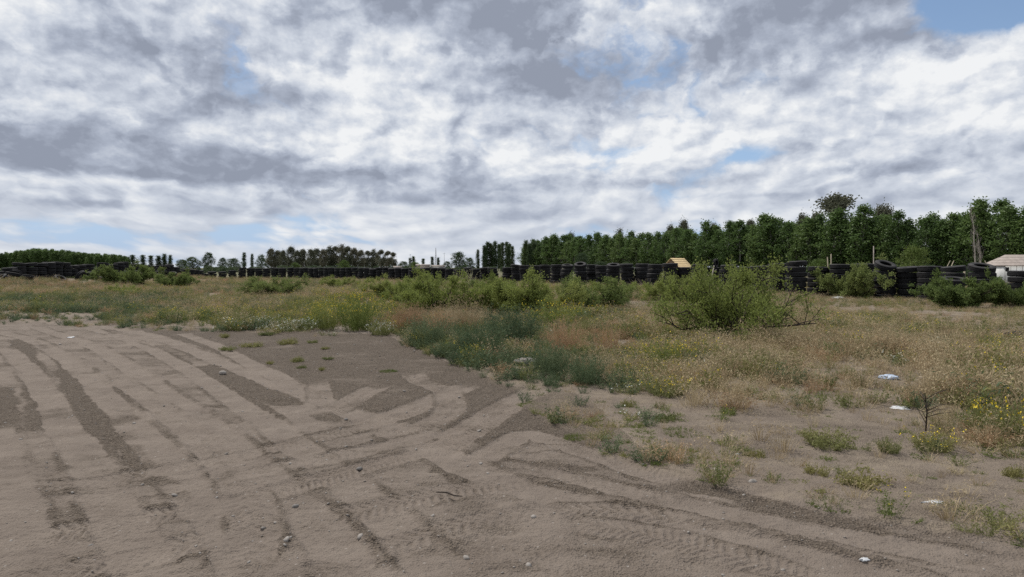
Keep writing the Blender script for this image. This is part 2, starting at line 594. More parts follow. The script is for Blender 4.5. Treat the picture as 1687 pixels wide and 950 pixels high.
def build_ground():
    dense = np.linspace(R(-43), R(43), 900)
    coarse = np.linspace(R(43), R(360 - 43), 64)[1:-1]
    A = np.concatenate([dense, coarse])
    inv = np.linspace(1 / 2.7, 1 / 36., 740)
    rad = np.concatenate([[0.25, .5, .8, 1.1, 1.4, 1.7, 1.95, 2.15, 2.35, 2.5, 2.6], 1 / inv, np.geomspace(36.6, 140, 70), np.geomspace(145, 4500, 44)])
    aa, rg = np.meshgrid(A, rad)
    x, y = (rg * np.sin(aa)).ravel(), (rg * np.cos(aa)).ravel()
    h, dust = ground_detail(x, y)
    gr = growth(x, y)
    h *= 1 - .5 * gr
    z = land(x, y) + h + gr * 0.03
    na, nr = len(A), len(rad)
    i = (np.arange(nr - 1)[:, None] * na)
    j = np.arange(na)[None]
    k = (j + 1) % na
    F = np.stack([i + j, i + na + j, i + na + k, i + k], -1).reshape(-1, 4)[:, ::-1]
    V = np.stack([x, y, z], 1)
    V = np.vstack([V, [[0, 0, z[:na].mean()]]])
    c = len(V) - 1
    T = np.stack([np.arange(na), (np.arange(na) + 1) % na, np.full(na, c)], -1)
    me = make_mesh('ground', V, [F, T[:, ::-1]], [mat_ground], smooth=True,
                   attrs={'dust': np.append(dust, .5), 'grow': np.append(gr, 0), 'far': np.append(sstep(np.hypot(x, y), 60, 110), 0)})
    o = link('ground', me)
    o['kind'] = 'structure'
    o['label'] = 'bare dusty dirt lot with wheel tracks, running into weedy field'
    return o


# ------------------------------------------------------------------ materials
def new_mat(name, rough=0.9, spec=0.25):
    m = bpy.data.materials.new(name)
    m.use_nodes = True
    t = m.node_tree
    b = t.nodes['Principled BSDF']
    b.inputs['Roughness'].default_value = rough
    b.inputs['Specular IOR Level'].default_value = spec
    return m, NT(t), b


def ground_material():
    m, n, b = new_mat('dirt', 0.95, 0.15)
    geo = n.new('ShaderNodeNewGeometry')
    P = geo.outputs['Position']

    def at(k):
        a = n.new('ShaderNodeAttribute', attribute_name=k)
        return a.outputs['Fac']
    dust, grow, far = at('dust'), at('grow'), at('far')  # dust also carries the painted lip shade and the tread tone
    n1 = n.noise(P, 2.2, 5, .6)[0]
    n2 = n.noise(P, 38, 4, .65)[0]
    n3 = n.noise(P, 140, 2, .6)[0]
    vo = n.new('ShaderNodeTexVoronoi', feature='F1')
    n.put(vo.inputs['Vector'], P)
    vo.inputs['Scale'].default_value = 75
    d2 = n.m('ADD', dust, n.m('MULTIPLY', n.m('SUBTRACT', n2, .5), .55))
    d2 = n.ss(d2, .12, .78)
    fine = n.ramp(n1, [(.25, (.160, .130, .107)), (.75, (.228, .189, .156))])
    grit = n.ramp(n.m('ADD', n.m('MULTIPLY', vo.outputs['Color'], .55), n.m('MULTIPLY', n3, .45)),
                  [(.2, (.072, .057, .044)), (.55, (.130, .104, .081)), (.85, (.215, .178, .142))])
    dirt = n.mix(d2, grit, fine)
    # pale specks of stone in the dirt
    v2 = n.new('ShaderNodeTexVoronoi', feature='F1')
    n.put(v2.inputs['Vector'], P)
    v2.inputs['Scale'].default_value = 19
    speck = n.m('MULTIPLY', n.m('LESS_THAN', v2.outputs['Distance'], .13), n.m('GREATER_THAN', n.sep(v2.outputs['Color'])[0], .78))
    dirt = n.mix(n.m('MULTIPLY', speck, .6), dirt, (.36, .33, .30, 1))
    soil = n.ramp(n.m('ADD', n.m('MULTIPLY', n1, .6), n.m('MULTIPLY', n2, .4)), [(.3, (.125, .098, .078)), (.5, (.20, .162, .125)), (.72, (.29, .24, .165))])
    col = n.mix(n.ss(grow, .05, .9), dirt, soil)
    field = n.ramp(n.noise(P, .05, 4, .6)[0], [(.3, (.085, .095, .048)), (.6, (.15, .135, .08))])
    col = n.mix(far, col, field)
    n.put(b.inputs['Base Color'], col)
    hgt = n.m('ADD', n.m('MULTIPLY', n2, .5), n.m('ADD', n.m('MULTIPLY', n3, .3), n.m('MULTIPLY', vo.outputs['Distance'], n.m('SUBTRACT', .7, n.m('MULTIPLY', d2, .5)))))
    bp = n.new('ShaderNodeBump')
    bp.inputs['Strength'].default_value = .9
    bp.inputs['Distance'].default_value = .03
    n.put(bp.inputs['Height'], hgt)
    n.put(b.inputs['Normal'], bp.outputs[0])
    return m


def leaf_mat(name, stops, trans=.25, rough=.75):
    """plant colour differs a little from plant to plant"""
    m, n, b = new_mat(name, rough, .2)
    oi = n.new('ShaderNodeObjectInfo')
    geo = n.new('ShaderNodeNewGeometry')
    f = n.m('ADD', n.m('MULTIPLY', oi.outputs['Random'], .65), n.m('MULTIPLY', n.m('SUBTRACT', n.noise(geo.outputs['Position'], 2.5, 3, .6)[0], .32), .9))
    c = n.ramp(f, stops)
    n.put(b.inputs['Base Color'], c)
    if trans:
        tr = n.new('ShaderNodeBsdfTranslucent')
        n.put(tr.inputs['Color'], c)
        mx = n.new('ShaderNodeMixShader')
        mx.inputs[0].default_value = trans
        n.t.links.new(b.outputs[0], mx.inputs[1])
        n.t.links.new(tr.outputs[0], mx.inputs[2])
        n.t.links.new(mx.outputs[0], n.t.nodes['Material Output'].inputs[0])
    return m


def plain(name, c, rough=.85, var=.25, scale=6.0, spec=.25, bump=0.0):
    m, n, b = new_mat(name, rough, spec)
    tcn = n.new('ShaderNodeTexCoord')
    f = n.noise(tcn.outputs['Object'], scale, 5, .6)[0]
    lo, hi = [max(0, v * (1 - var)) for v in c], [min(1, v * (1 + var)) for v in c]
    n.put(b.inputs['Base Color'], n.ramp(f, [(.3, lo), (.7, hi)]))
    if bump:
        bp = n.new('ShaderNodeBump')
        bp.inputs['Strength'].default_value = bump
        bp.inputs['Distance'].default_value = .02
        n.put(bp.inputs['Height'], f)
        n.put(b.inputs['Normal'], bp.outputs[0])
    return m


mat_ground = ground_material()
m_straw = leaf_mat('dry_straw', [(.0, (.25, .185, .105)), (.4, (.37, .29, .175)), (.7, (.47, .38, .24)), (1, (.30, .27, .15))], .25)
m_rust = leaf_mat('rusty_dry_weed', [(.0, (.25, .155, .09)), (.5, (.40, .265, .155)), (1, (.50, .36, .22))], .25)
m_blue = leaf_mat('blue_green_weed', [(.0, (.062, .092, .048)), (.5, (.105, .145, .072)), (1, (.17, .20, .105))], .2)
m_olive = leaf_mat('olive_weed', [(.0, (.11, .13, .045)), (.5, (.19, .20, .075)), (1, (.28, .25, .10))], .3)
m_lime = leaf_mat('yellow_green_weed', [(.0, (.10, .135, .035)), (.5, (.155, .19, .05)), (1, (.22, .235, .075))], .3)
m_grass = leaf_mat('green_grass', [(.0, (.10, .135, .035)), (.5, (.16, .19, .055)), (1, (.27, .25, .09))], .3)
m_yel = plain('yellow_petal', (.72, .55, .04), .7, .15)
m_whi = plain('white_petal', (.74, .74, .66), .7, .08)
m_shrub = leaf_mat('shrub_leaf', [(.0, (.15, .19, .048)), (.45, (.22, .26, .07)), (1, (.31, .33, .11))], .4)
m_shrubd = leaf_mat('dark_shrub_leaf', [(.0, (.10, .145, .042)), (.5, (.155, .20, .06)), (1, (.22, .25, .085))], .4)
m_twig = plain('twig_bark', (.055, .043, .035), .9, .3)
m_palewood = plain('grey_dead_wood', (.34, .30, .26), .9, .25)
build_ground()


# ------------------------------------------------------------------ tyre wall
def rubber():
    m, n, b = new_mat('worn_black_rubber', .8, .22)
    tcn = n.new('ShaderNodeTexCoord')
    oi = n.new('ShaderNodeObjectInfo')
    geo = n.new('ShaderNodeNewGeometry')
    f = n.noise(tcn.outputs['Object'], 5, 5, .65)[0]
    c = n.ramp(n.m('ADD', n.m('MULTIPLY', f, .7), n.m('MULTIPLY', oi.outputs['Random'], .3)),
               [(.25, (.007, .007, .008)), (.6, (.013, .013, .014)), (.85, (.030, .029, .028))])
    # dust that has settled on faces turned upward
    up = n.sep(geo.outputs['Normal'])[2]
    dustf = n.m('MULTIPLY', n.ss(up, .35, .95), n.ss(n.noise(geo.outputs['Position'], 3.0, 4, .6)[0], .3, .75, .1, .75))
    n.put(b.inputs['Base Color'], n.mix(dustf, c, (.085, .08, .078, 1)))
    bp = n.new('ShaderNodeBump')
    bp.inputs['Strength'].default_value = .3
    bp.inputs['Distance'].default_value = .01
    n.put(bp.inputs['Height'], n.noise(tcn.outputs['Object'], 40, 3, .6)[0])
    n.put(b.inputs['Normal'], bp.outputs[0])
    return m


m_rubber = rubber()


def tyre_mesh(name, ro, ri, wd, seg=56, lug=2):
    """lying tyre, axis up, base at z = 0"""
    h = wd
    # (radius, height, is_tread)
    prof = [(ri, .22 * h, 0), (ri + .015, .10 * h, 0), (ri + .05, .045 * h, 0), (ri + (ro - ri) * .45, .0, 0), (ri + (ro - ri) * .75, .02 * h, 0),
            (ro - .035, .075 * h, 0), (ro - .008, .13 * h, 1), (ro, .17 * h, 1), (ro, .30 * h, 1), (ro - .016, .315 * h, 2), (ro - .016, .345 * h, 2), (ro, .36 * h, 1),
            (ro + .004, .485 * h, 1), (ro - .014, .497 * h, 2), (ro - .014, .515 * h, 2), (ro + .004, .527 * h, 1), (ro, .64 * h, 1), (ro - .016, .655 * h, 2),
            (ro - .016, .685 * h, 2), (ro, .70 * h, 1), (ro, .83 * h, 1), (ro - .008, .87 * h, 1), (ro - .035, .925 * h, 0),
            (ri + (ro - ri) * .75, .98 * h, 0), (ri + (ro - ri) * .45, h, 0), (ri + .05, .955 * h, 0), (ri + .015, .90 * h, 0), (ri, .78 * h, 0),
            (ri + .03, .70 * h, 0), (ro - .07, .66 * h, 0), (ro - .045, .5 * h, 0), (ro - .07, .34 * h, 0), (ri + .03, .30 * h, 0)]
    k = len(prof)
    V = []
    for s in range(seg):
        a = 2 * math.pi * s / seg
        notch = (s % 4 == 0)
        for (r, z, t) in prof:
            rr_ = r - (.012 if (notch and t == 1 and (z < .3 * h or z > .69 * h)) else 0)
            V.append((rr_ * math.cos(a), rr_ * math.sin(a), z))
    i = np.arange(seg)[:, None] * k
    i2 = ((np.arange(seg) + 1) % seg)[:, None] * k
    j = np.arange(k)[None]
    j2 = (j + 1) % k
    F = np.stack([i + j, i2 + j, i2 + j2, i + j2], -1).reshape(-1, 4)
    return make_mesh(name, np.array(V), F, [m_rubber])


TYRES = [(tyre_mesh('truck_tyre', .52, .275, .285), .285), (tyre_mesh('truck_tyre', .505, .265, .262), .262), (tyre_mesh('truck_tyre', .54, .285, .30), .30)]
small_tyre = tyre_mesh('car_tyre', .31, .17, .19, 40)


def nth(n):
    suf = 'th' if 10 <= n % 100 <= 20 else {1: 'st', 2: 'nd', 3: 'rd'}.get(n % 10, 'th')
    return '%d%s' % (n, suf)


WORDS = ['topmost', 'second from the top', 'third from the top', 'fourth from the top', 'fifth from the top', 'sixth from the top', 'seventh from the top', 'eighth from the top', 'ninth from the top']
# right arm of the wall, from the right: bearing, distance, height of its top in the picture, tilt of the top tyre (about x, about y), special label
STACKS = [
    (1682, 30.5, 446, (0, .03), None), (1618, 31.5, 438, (.26, 0), 'wide tyre tipped forward so its hole shows, beside the white hut'),
    (1567, 33, 439, (-.02, -.10), 'tyre slanting up to the right on a stack behind leaning sticks'), (1531, 34, 438, (0, .02), None), (1497, 35, 440, (.02, -.09), None),
    (1458, 35.5, 436, (.40, .10), 'tilted tyre with open hole showing, atop the stack left of the round green tree'),
    (1421, 37, 434, (0, .01), None), (1384, 37, 435, (0, .02), None), (1347, 37.5, 440, (-.03, .06), None), (1313, 37, 430, (0, -.06), 'tyre crowning the tallest stack, tipped slightly up to the right'),
    (1282, 39.5, 434, (0, -.03), None), (1250, 42, 438, (.02, -.05), None), (1226, 44, 440, (.0, .05), None), (1201, 46, 436, (0, -.04), None), (1176, 47, 440, (.0, 0), None),
    (1151, 47, 435, (0, .02), None), (1127, 49, 440, (0, 0), None), (1104, 49, 433.5, (.0, -.03), None), (1079, 51, 435, (0, .02), None), (1057, 53, 434, (0, 0), None),
    (1034, 53, 434.5, (.03, -.02), None), (1011, 55, 436, (.24, -.02), None), (992, 57.5, 437, (0, 0), None), (975, 59, 435.5, (0, .02), None),
    (955, 58, 435.5, (.36, -.08), 'tilted tyre with its hole showing, atop a stack below the grey bush'), (934, 60.5, 436.5, (.20, .02), None), (916, 62.5, 435.5, (0, 0), None),
    (898, 65, 436, (0, 0), None), (881, 67, 437, (.0, .03), None), (864, 69, 436.5, (0, 0), None), (850, 71, 436, (.05, .1), None), (836, 72, 440, (0, 0), None)]
line = [(-1.5, 72.5), (-12.5, 82), (-22, 90), (-29.5, 96.5), (-36, 98), (-40.5, 95), (-41.5, 88), (-41.5, 78), (-41, 70), (-41, 62), (-41.5, 55)]
LP = np.array(line)
seg = np.hypot(*np.diff(LP, axis=0).T)
cum = np.concatenate([[0], np.cumsum(seg)])
t_ = 0.6
rest = []
while t_ < cum[-1]:
    rest.append((np.interp(t_, cum, LP[:, 0]), np.interp(t_, cum, LP[:, 1])))
    t_ += random.uniform(1.05, 1.32)

stack_specs = []
for (px, d, ty, tilt, lab) in STACKS:
    stack_specs.append((X_at(px, d), d, Z_at(ty, d), tilt, lab))
for (x, y) in rest:
    z0 = ground_z(x, y)
    left = x < -38
    top = (random.choice([1.50, 1.55, 1.6, 1.6, 1.62]) if not left else z0 + random.choice([.6, .9, 1.15, 1.3, 1.4]))
    if left and y > 80:
        top = z0 + random.choice([.8, 1.1, 1.3])
    if not left and random.random() < .15:
        top -= .22
    stack_specs.append((x, y, top, (random.gauss(0, .04), random.gauss(0, .05)), None))

indiv = 0
far_tyres = []          # (mesh index, matrix) of those past the count
for si, (x, y, top, tilt, lab) in enumerate(stack_specs):
    z = ground_z(x, y) - .02
    H_ = top - z
    ti = random.randrange(3)
    n = max(1, round(H_ / TYRES[ti][1]))
    sq = H_ / (n * TYRES[ti][1])
    ox = oy = 0.0
    for k in range(n):
        mi = ti if random.random() < .6 else random.randrange(3)
        me, th = TYRES[mi]
        scz = sq * TYRES[ti][1] / th
        ox, oy = ox * .6 + random.gauss(0, .035), oy * .6 + random.gauss(0, .035)
        tp = (k == n - 1)
        tx, ty_ = tilt if tp else (random.gauss(0, .015), random.gauss(0, .018))
        zz = z + k * TYRES[ti][1] * sq
        lift = (abs(tx) + abs(ty_)) * .22 if tp else 0
        loc = (x + ox, y + oy, zz + lift)
        rot = (tx, ty_, random.uniform(0, 6.28))
        place = n - 1 - k
        rotm = (rotx(tx) @ roty(ty_)) @ rotz(rot[2])
        if indiv < 300:
            o = link('truck_tyre', me)
            M = np.eye(4)
            M[:3, :3] = rotm @ np.diag([1, 1, scz])
            M[:3, 3] = loc
            import mathutils
            o.matrix_world = mathutils.Matrix(M.tolist())
            if lab and tp:
                tag(o, lab, 'tyre', 'tyres stacked into a wall')
            else:
                tag(o, 'black truck tyre, %s, %s stack counted from the right' % (WORDS[min(place, 8)], nth(si + 1)), 'tyre', 'tyres stacked into a wall')
            indiv += 1
        else:
            far_tyres.append((mi, rotm @ np.diag([1, 1, scz]), np.array(loc)))
# what is left of the wall, far off or half buried at the left
base_v = [np.array([v.co[:] for v in me.vertices]) for me, _ in TYRES]
base_f = [np.array([p.vertices[:] for p in me.polygons]) for me, _ in TYRES]
lowprof = {}


def low_tyre(mi):
    """coarser ring for the far tyres"""
    if mi not in lowprof:
        g_ = Geo()
        ro, ri, wd = [(.52, .275, .285), (.505, .265, .262), (.54, .285, .30)][mi]
        prof = [(ri, .2), (ri + .1, .01), (ro - .03, .07), (ro, .17), (ro, .48), (ro - .015, .5), (ro, .52), (ro, .83), (ro - .03, .93), (ri + .1, .99), (ri, .8), (ro - .06, .5)]
        sg = 24
        V = np.array([(r * math.cos(a), r * math.sin(a), z * wd) for a in np.linspace(0, 2 * np.pi, sg, endpoint=False) for r, z in prof])
        k = len(prof)
        i = np.arange(sg)[:, None] * k
        i2 = ((np.arange(sg) + 1) % sg)[:, None] * k
        j = np.arange(k)[None]
        lowprof[mi] = (V, np.stack([i + j, i2 + j, i2 + (j + 1) % k, i + (j + 1) % k], -1).reshape(-1, 4))
    return lowprof[mi]


g = Geo()
for mi, Mx, loc in far_tyres:
    V, F = low_tyre(mi)
    g.add(V @ Mx.T + loc, F)
# tyres tumbled on the bank at the left
for k in range(26):
    y = random.uniform(54, 82)
    x = -40.5 + random.uniform(-.8, 2.2)
    V, F = low_tyre(random.randrange(3))
    Mx = rotz(random.uniform(0, 6.28)) @ rotx(random.uniform(-.9, .9)) @ roty(random.uniform(-.5, .5))
    g.add(V @ Mx.T + np.array([x, y, ground_z(x, y) + random.uniform(-.05, .35)]), F)
if g.n:
    o = link('far_tyres', g.mesh('far_tyres', [m_rubber]))
    tag(o, 'far run of black tyre stacks and half buried tyres at the left', 'tyres', kind='stuff')

# odd tyres
x, d = X_at(1571, 31.5), 31.5
o = link('truck_tyre', TYRES[2][0], loc=(x, d, Z_at(465, d) - .1), rot=(.17, -.02, 0))
tag(o, 'tyre lying low before the slanting stack, just above the bushes', 'tyre', 'tyres stacked into a wall')
x, d = X_at(1570, 31.6), 31.6
for q in range(3):
    o = link('truck_tyre', TYRES[q][0], loc=(x + .05 * q, d, ground_z(x, d) + q * .2 - .02), rot=(.02, .02, q), scale=(1, 1, .72))
    tag(o, 'tyre hidden in the bushes under the low front tyre, layer %s' % ('one', 'two', 'three')[q], 'tyre', 'tyres stacked into a wall')
x, d = X_at(1176, 46.8), 46.8
o = link('car_tyre', small_tyre, loc=(x + .02, d, Z_at(440, d) + .25), rot=(R(90), R(6), R(50)))
tag(o, 'small tyre standing upright on top of a stack, above the leaning grey stick', 'tyre')


# ------------------------------------------------------------------ small plants
def weed(name, mats, nst, h, spread, nleaf, ll, lw, stem_w=.006, flower=0, fsize=.02, fslot=1, base=.06, droop=.15, up=.6):
    """upright stems from one root, thin leaves along them, flower heads at the tips"""
    g_ = Geo()
    a = rng.uniform(0, 2 * np.pi, nst)
    r = np.sqrt(rng.random(nst))
    B = np.stack([np.cos(a) * r * base, np.sin(a) * r * base, np.full(nst, -.02)], 1)
    lean = spread * r * rng.uniform(.6, 1.2, nst)
    D = np.stack([np.cos(a) * lean, np.sin(a) * lean, np.ones(nst)], 1)
    D += rng.normal(size=(nst, 3)) * .10
    D /= np.linalg.norm(D, axis=1)[:, None]
    hh = h * rng.uniform(.55, 1.1, nst)
    g_.blades(B, D, hh, stem_w, droop)
    if nleaf:
        t = rng.uniform(.12, 1.0, (nst, nleaf))
        C = B[:, None] + D[:, None] * (hh[:, None] * t)[..., None]
        out_ = D * np.array([1, 1, 0])
        C += out_[:, None] * (hh[:, None] * droop * t ** 2)[..., None]
        C[..., 2] -= hh[:, None] * droop * .35 * t ** 2
        C += rng.normal(size=C.shape) * ll * .45
        C[..., 2] = np.maximum(C[..., 2], .004)
        g_.leaves(C.reshape(-1, 3), ll, lw, 0, up=up)
    if flower:
        k = rng.random(nst) < flower
        tip = B + D * hh[:, None] + D * np.array([1, 1, 0]) * (hh * droop)[:, None]
        tip[:, 2] -= hh * droop * .35
        tip = tip[k]
        for q in range(3):
            T = tip + rng.normal(size=tip.shape) * h * .05
            g_.leaves(T, fsize, fsize, fslot, up=.5)
    return g_.mesh(name, mats)


def grass_tuft(name, mats, nb, h, spread, wd, head=0):
    g_ = Geo()
    a = rng.uniform(0, 2 * np.pi, nb)
    r = np.sqrt(rng.random(nb))
    B = np.stack([np.cos(a) * r * .10, np.sin(a) * r * .10, np.full(nb, -.02)], 1)
    D = np.stack([np.cos(a) * spread * r, np.sin(a) * spread * r, np.ones(nb)], 1) + rng.normal(size=(nb, 3)) * .12
    D /= np.linalg.norm(D, axis=1)[:, None]
    hh = h * rng.uniform(.45, 1.1, nb)
    g_.blades(B, D, hh, wd, .3)
    if head:
        k = rng.random(nb) < .7
        tip = (B + D * hh[:, None] * 1.0)[k]
        for q in range(head):
            g_.leaves(tip + rng.normal(size=tip.shape) * h * .09, .05, .010, 0, up=1.0)
    return g_.mesh(name, mats)


PROTO = {
    'dry': [grass_tuft('dry_grass_tuft', [m_straw], 34, h, s, .007, 4) for h, s in ((.40, .55), (.32, .7), (.48, .45), (.36, .9))],
    'blue': [weed('blue_green_weed', [m_blue], 26, h, s, 15, .055, .012, base=.12) for h, s in ((.34, .8), (.27, 1.1), (.42, .65))],
    'olive': [weed('olive_weed', [m_olive], 22, h, s, 13, .05, .014, base=.10) for h, s in ((.36, .7), (.28, 1.0), (.44, .55))],
    'lime': [weed('yellow_flowered_weed', [m_lime, m_yel], 22, h, s, 10, .05, .014, flower=.28, fsize=.022, base=.10) for h, s in ((.42, .6), (.34, .8), (.5, .5))],
    'white': [weed('white_flowered_weed', [m_olive, m_whi], 20, h, s, 10, .05, .016, flower=.6, fsize=.02, base=.12) for h, s in ((.32, .8), (.27, 1.0))],
    'rust': [weed('rusty_weed', [m_rust], 30, h, s, 14, .05, .010, base=.12) for h, s in ((.34, .9), (.28, 1.2), (.42, .7))],
    'creep': [weed('creeping_weed', [m_grass], 26, h, s, 7, .035, .013, base=.10, up=.2) for h, s in ((.13, 2.6), (.10, 3.2))],
}
KINDS = ['dry', 'blue', 'olive', 'lime', 'white', 'rust', 'creep']


def bl(px, py, cx, cy, rx, ry):
    return np.exp(-((px - cx) / rx) ** 2 - ((py - cy) / ry) ** 2)


def kind_weights(x, y):
    px, py = to_px(x, y)
    n1, n2, n3, n4 = (fbm(x * .28 + k * 31, y * .28 - k * 17, 3) for k in range(4))
    W = np.zeros((7, len(x)))
    right = sstep(px, 1020, 1120) * sstep(py, 500, 520)
    W[0] = .35 + .8 * sstep(n1, .42, .62) + 1.5 * right + 2 * bl(px, py, 770, 530, 70, 14) + .9 * bl(px, py, 1500, 500, 220, 22)
    W[1] = .10 + .5 * sstep(n2, .55, .7) + 1.8 * sstep(330 - px, 0, 60) * sstep(py, 486, 496) + 2.6 * bl(px, py, 800, 580, 130, 45) + 2 * bl(px, py, 700, 562, 40, 22) \
        + 2.2 * bl(px, py, 950, 620, 70, 26)
    W[2] = .30 + 1.3 * sstep(n3, .5, .62) + .8 * right * sstep(n4, .5, .6)
    W[3] = .05 + .2 * sstep(n4, .55, .7) + .9 * bl(px, py, 440, 533, 150, 12) + 2.4 * bl(px, py, 585, 522, 75, 26) + .9 * bl(px, py, 1080, 600, 70, 45) \
        + 1.4 * bl(px, py, 915, 525, 50, 16) + 1.5 * bl(px, py, 1650, 600, 40, 30) + .8 * bl(px, py, 1400, 540, 60, 15)
    e = np.interp(px, EX, EY)
    W[4] = 1.6 * sstep(px, 330, 400) * sstep(660 - px, 0, 60) * sstep(py, e - 16, e - 6) + .04
    W[5] = .08 + .45 * sstep(n2 * .5 + n1 * .5, .5, .62) * (py < 520) + 2.4 * bl(px, py, 668, 530, 32, 16) + 1.6 * bl(px, py, 960, 575, 45, 28) \
        + .9 * bl(px, py, 1040, 560, 40, 25) + .8 * bl(px, py, 350, 462, 120, 8) + .5 * bl(px, py, 100, 480, 150, 8)
    W[6] = .12 + .5 * (py > 640)
    return W, px, py


def scatter(name, label, cat, pts, rot, scl, idx, meshes):
    """one object: the same few plants set on many points"""
    me = bpy.data.meshes.new(name)
    me.vertices.add(len(pts))
    me.vertices.foreach_set('co', np.asarray(pts, dtype=np.float32).ravel())
    for k, t, v in (('rot', 'FLOAT_VECTOR', rot), ('scl', 'FLOAT_VECTOR', scl)):
        a = me.attributes.new(k, t, 'POINT')
        a.data.foreach_set('vector', np.asarray(v, dtype=np.float32).ravel())
    a = me.attributes.new('idx', 'INT', 'POINT')
    a.data.foreach_set('value', np.asarray(idx, dtype=np.int32))
    o = link(name, me)
    c = bpy.data.collections.new(name + '_kinds')
    for m_ in meshes:
        c.objects.link(bpy.data.objects.new(m_.name, m_))
    ng = bpy.data.node_groups.new(name, 'GeometryNodeTree')
    ng.interface.new_socket('Geometry', in_out='INPUT', socket_type='NodeSocketGeometry')
    ng.interface.new_socket('Geometry', in_out='OUTPUT', socket_type='NodeSocketGeometry')
    gi, go = ng.nodes.new('NodeGroupInput'), ng.nodes.new('NodeGroupOutput')
    ip = ng.nodes.new('GeometryNodeInstanceOnPoints')
    ci = ng.nodes.new('GeometryNodeCollectionInfo')
    ci.inputs['Collection'].default_value = c
    ci.inputs['Separate Children'].default_value = True
    ci.inputs['Reset Children'].default_value = True
    L = ng.links.new
    L(gi.outputs[0], ip.inputs['Points'])
    L(ci.outputs[0], ip.inputs['Instance'])
    ip.inputs['Pick Instance'].default_value = True
    for k, t, s in (('idx', 'INT', 'Instance Index'), ('rot', 'FLOAT_VECTOR', 'Rotation'), ('scl', 'FLOAT_VECTOR', 'Scale')):
        na = ng.nodes.new('GeometryNodeInputNamedAttribute')
        na.data_type = t
        na.inputs['Name'].default_value = k
        L(na.outputs[0], ip.inputs[s])
    L(ip.outputs[0], go.inputs[0])
    md = o.modifiers.new('scatter', 'NODES')
    md.node_group = ng
    return tag(o, label, cat, kind='stuff')


def spread_plants():
    N = 150000
    # plants thin out with distance
    u = rng.random(N)
    dmin, dmax = 4.5, 105.
    p = .62
    d = (dmin ** p + u * (dmax ** p - dmin ** p)) ** (1 / p)
    a = rng.uniform(R(-45), R(45), N)
    x, y = d * np.sin(a), d * np.cos(a)
    gr = growth(x, y)
    patch = fbm(x * .7 + 9, y * .7, 3)
    keep = rng.random(N) < np.where(gr > .6, .92, np.where(gr > .2, .24 + .40 * sstep(patch, .46, .62), 0.0))
    ppx, ppy = to_px(x, y)
    keep &= rng.random(N) > .72 * sstep(1190 - ppx, 0, 60) * sstep(ppx, 780, 860) * sstep(ppy, 648, 668)
    bare = fbm(x * .35 - 4, y * .35 + 8, 3)
    keep &= (rng.random(N) > .85 * sstep(bare, .50, .64))
    x, y, d, gr = x[keep], y[keep], d[keep], gr[keep]
    W, px, py = kind_weights(x, y)
    thin = gr < .6
    W[6] += thin * 1.2
    W[3] *= np.where(thin, .5, 1)
    cw = np.cumsum(W / W.sum(0), 0)
    kd = np.minimum((rng.random(len(x))[None] > cw).sum(0), 6)
    z = land(x, y) + .01
    s = .72 * rng.uniform(.6, 1.25, len(x)) * np.where(thin, rng.uniform(.3, .75, len(x)), 1.0)
    s *= 1 + .25 * sstep(d, 18, 60)
    short = sstep(px, 1300, 1380) * sstep(py, 484, 492) * sstep(540 - py, 0, 20)
    s *= 1 - .45 * short
    s *= .45 + 1.1 * fbm(x * .6 + 3, y * .6, 3)
    names = {'dry': ('dry_grass', 'tan dry grass covering the open field', 'grass'), 'blue': ('blue_green_weeds', 'dark blue green fine weeds growing in low masses along the lot edge', 'weeds'),
             'olive': ('olive_weeds', 'dull olive weeds mixed through the field', 'weeds'), 'lime': ('yellow_flowering_weeds', 'yellow green weeds with small yellow flowers across the field', 'weeds'),
             'white': ('white_flowering_weeds', 'low weeds with white flowers along the front edge of the growth', 'weeds'), 'rust': ('rusty_dry_weeds', 'rusty brown dried weeds in patches over the field', 'weeds'),
             'creep': ('creeping_grass', 'low creeping green grass in patches on the soil', 'grass')}
    for k, kn in enumerate(KINDS):
        i = np.where(kd == k)[0]
        ms = PROTO[kn]
        nm, lb, ct = names[kn]
        rot = np.stack([rng.normal(0, .12, len(i)), rng.normal(0, .12, len(i)), rng.uniform(0, 6.28, len(i))], 1)
        sc = s[i][:, None] * np.stack([rng.uniform(.9, 1.3, len(i)), rng.uniform(.9, 1.3, len(i)), rng.uniform(.8, 1.15, len(i))], 1)
        if kn == 'creep':
            sc = sc / (1 + .3 * sstep(d[i], 14, 50))[:, None]
        scatter(nm, lb, ct, np.stack([x[i], y[i], z[i]], 1), rot, sc, rng.integers(0, len(ms), len(i)), ms)


spread_plants()


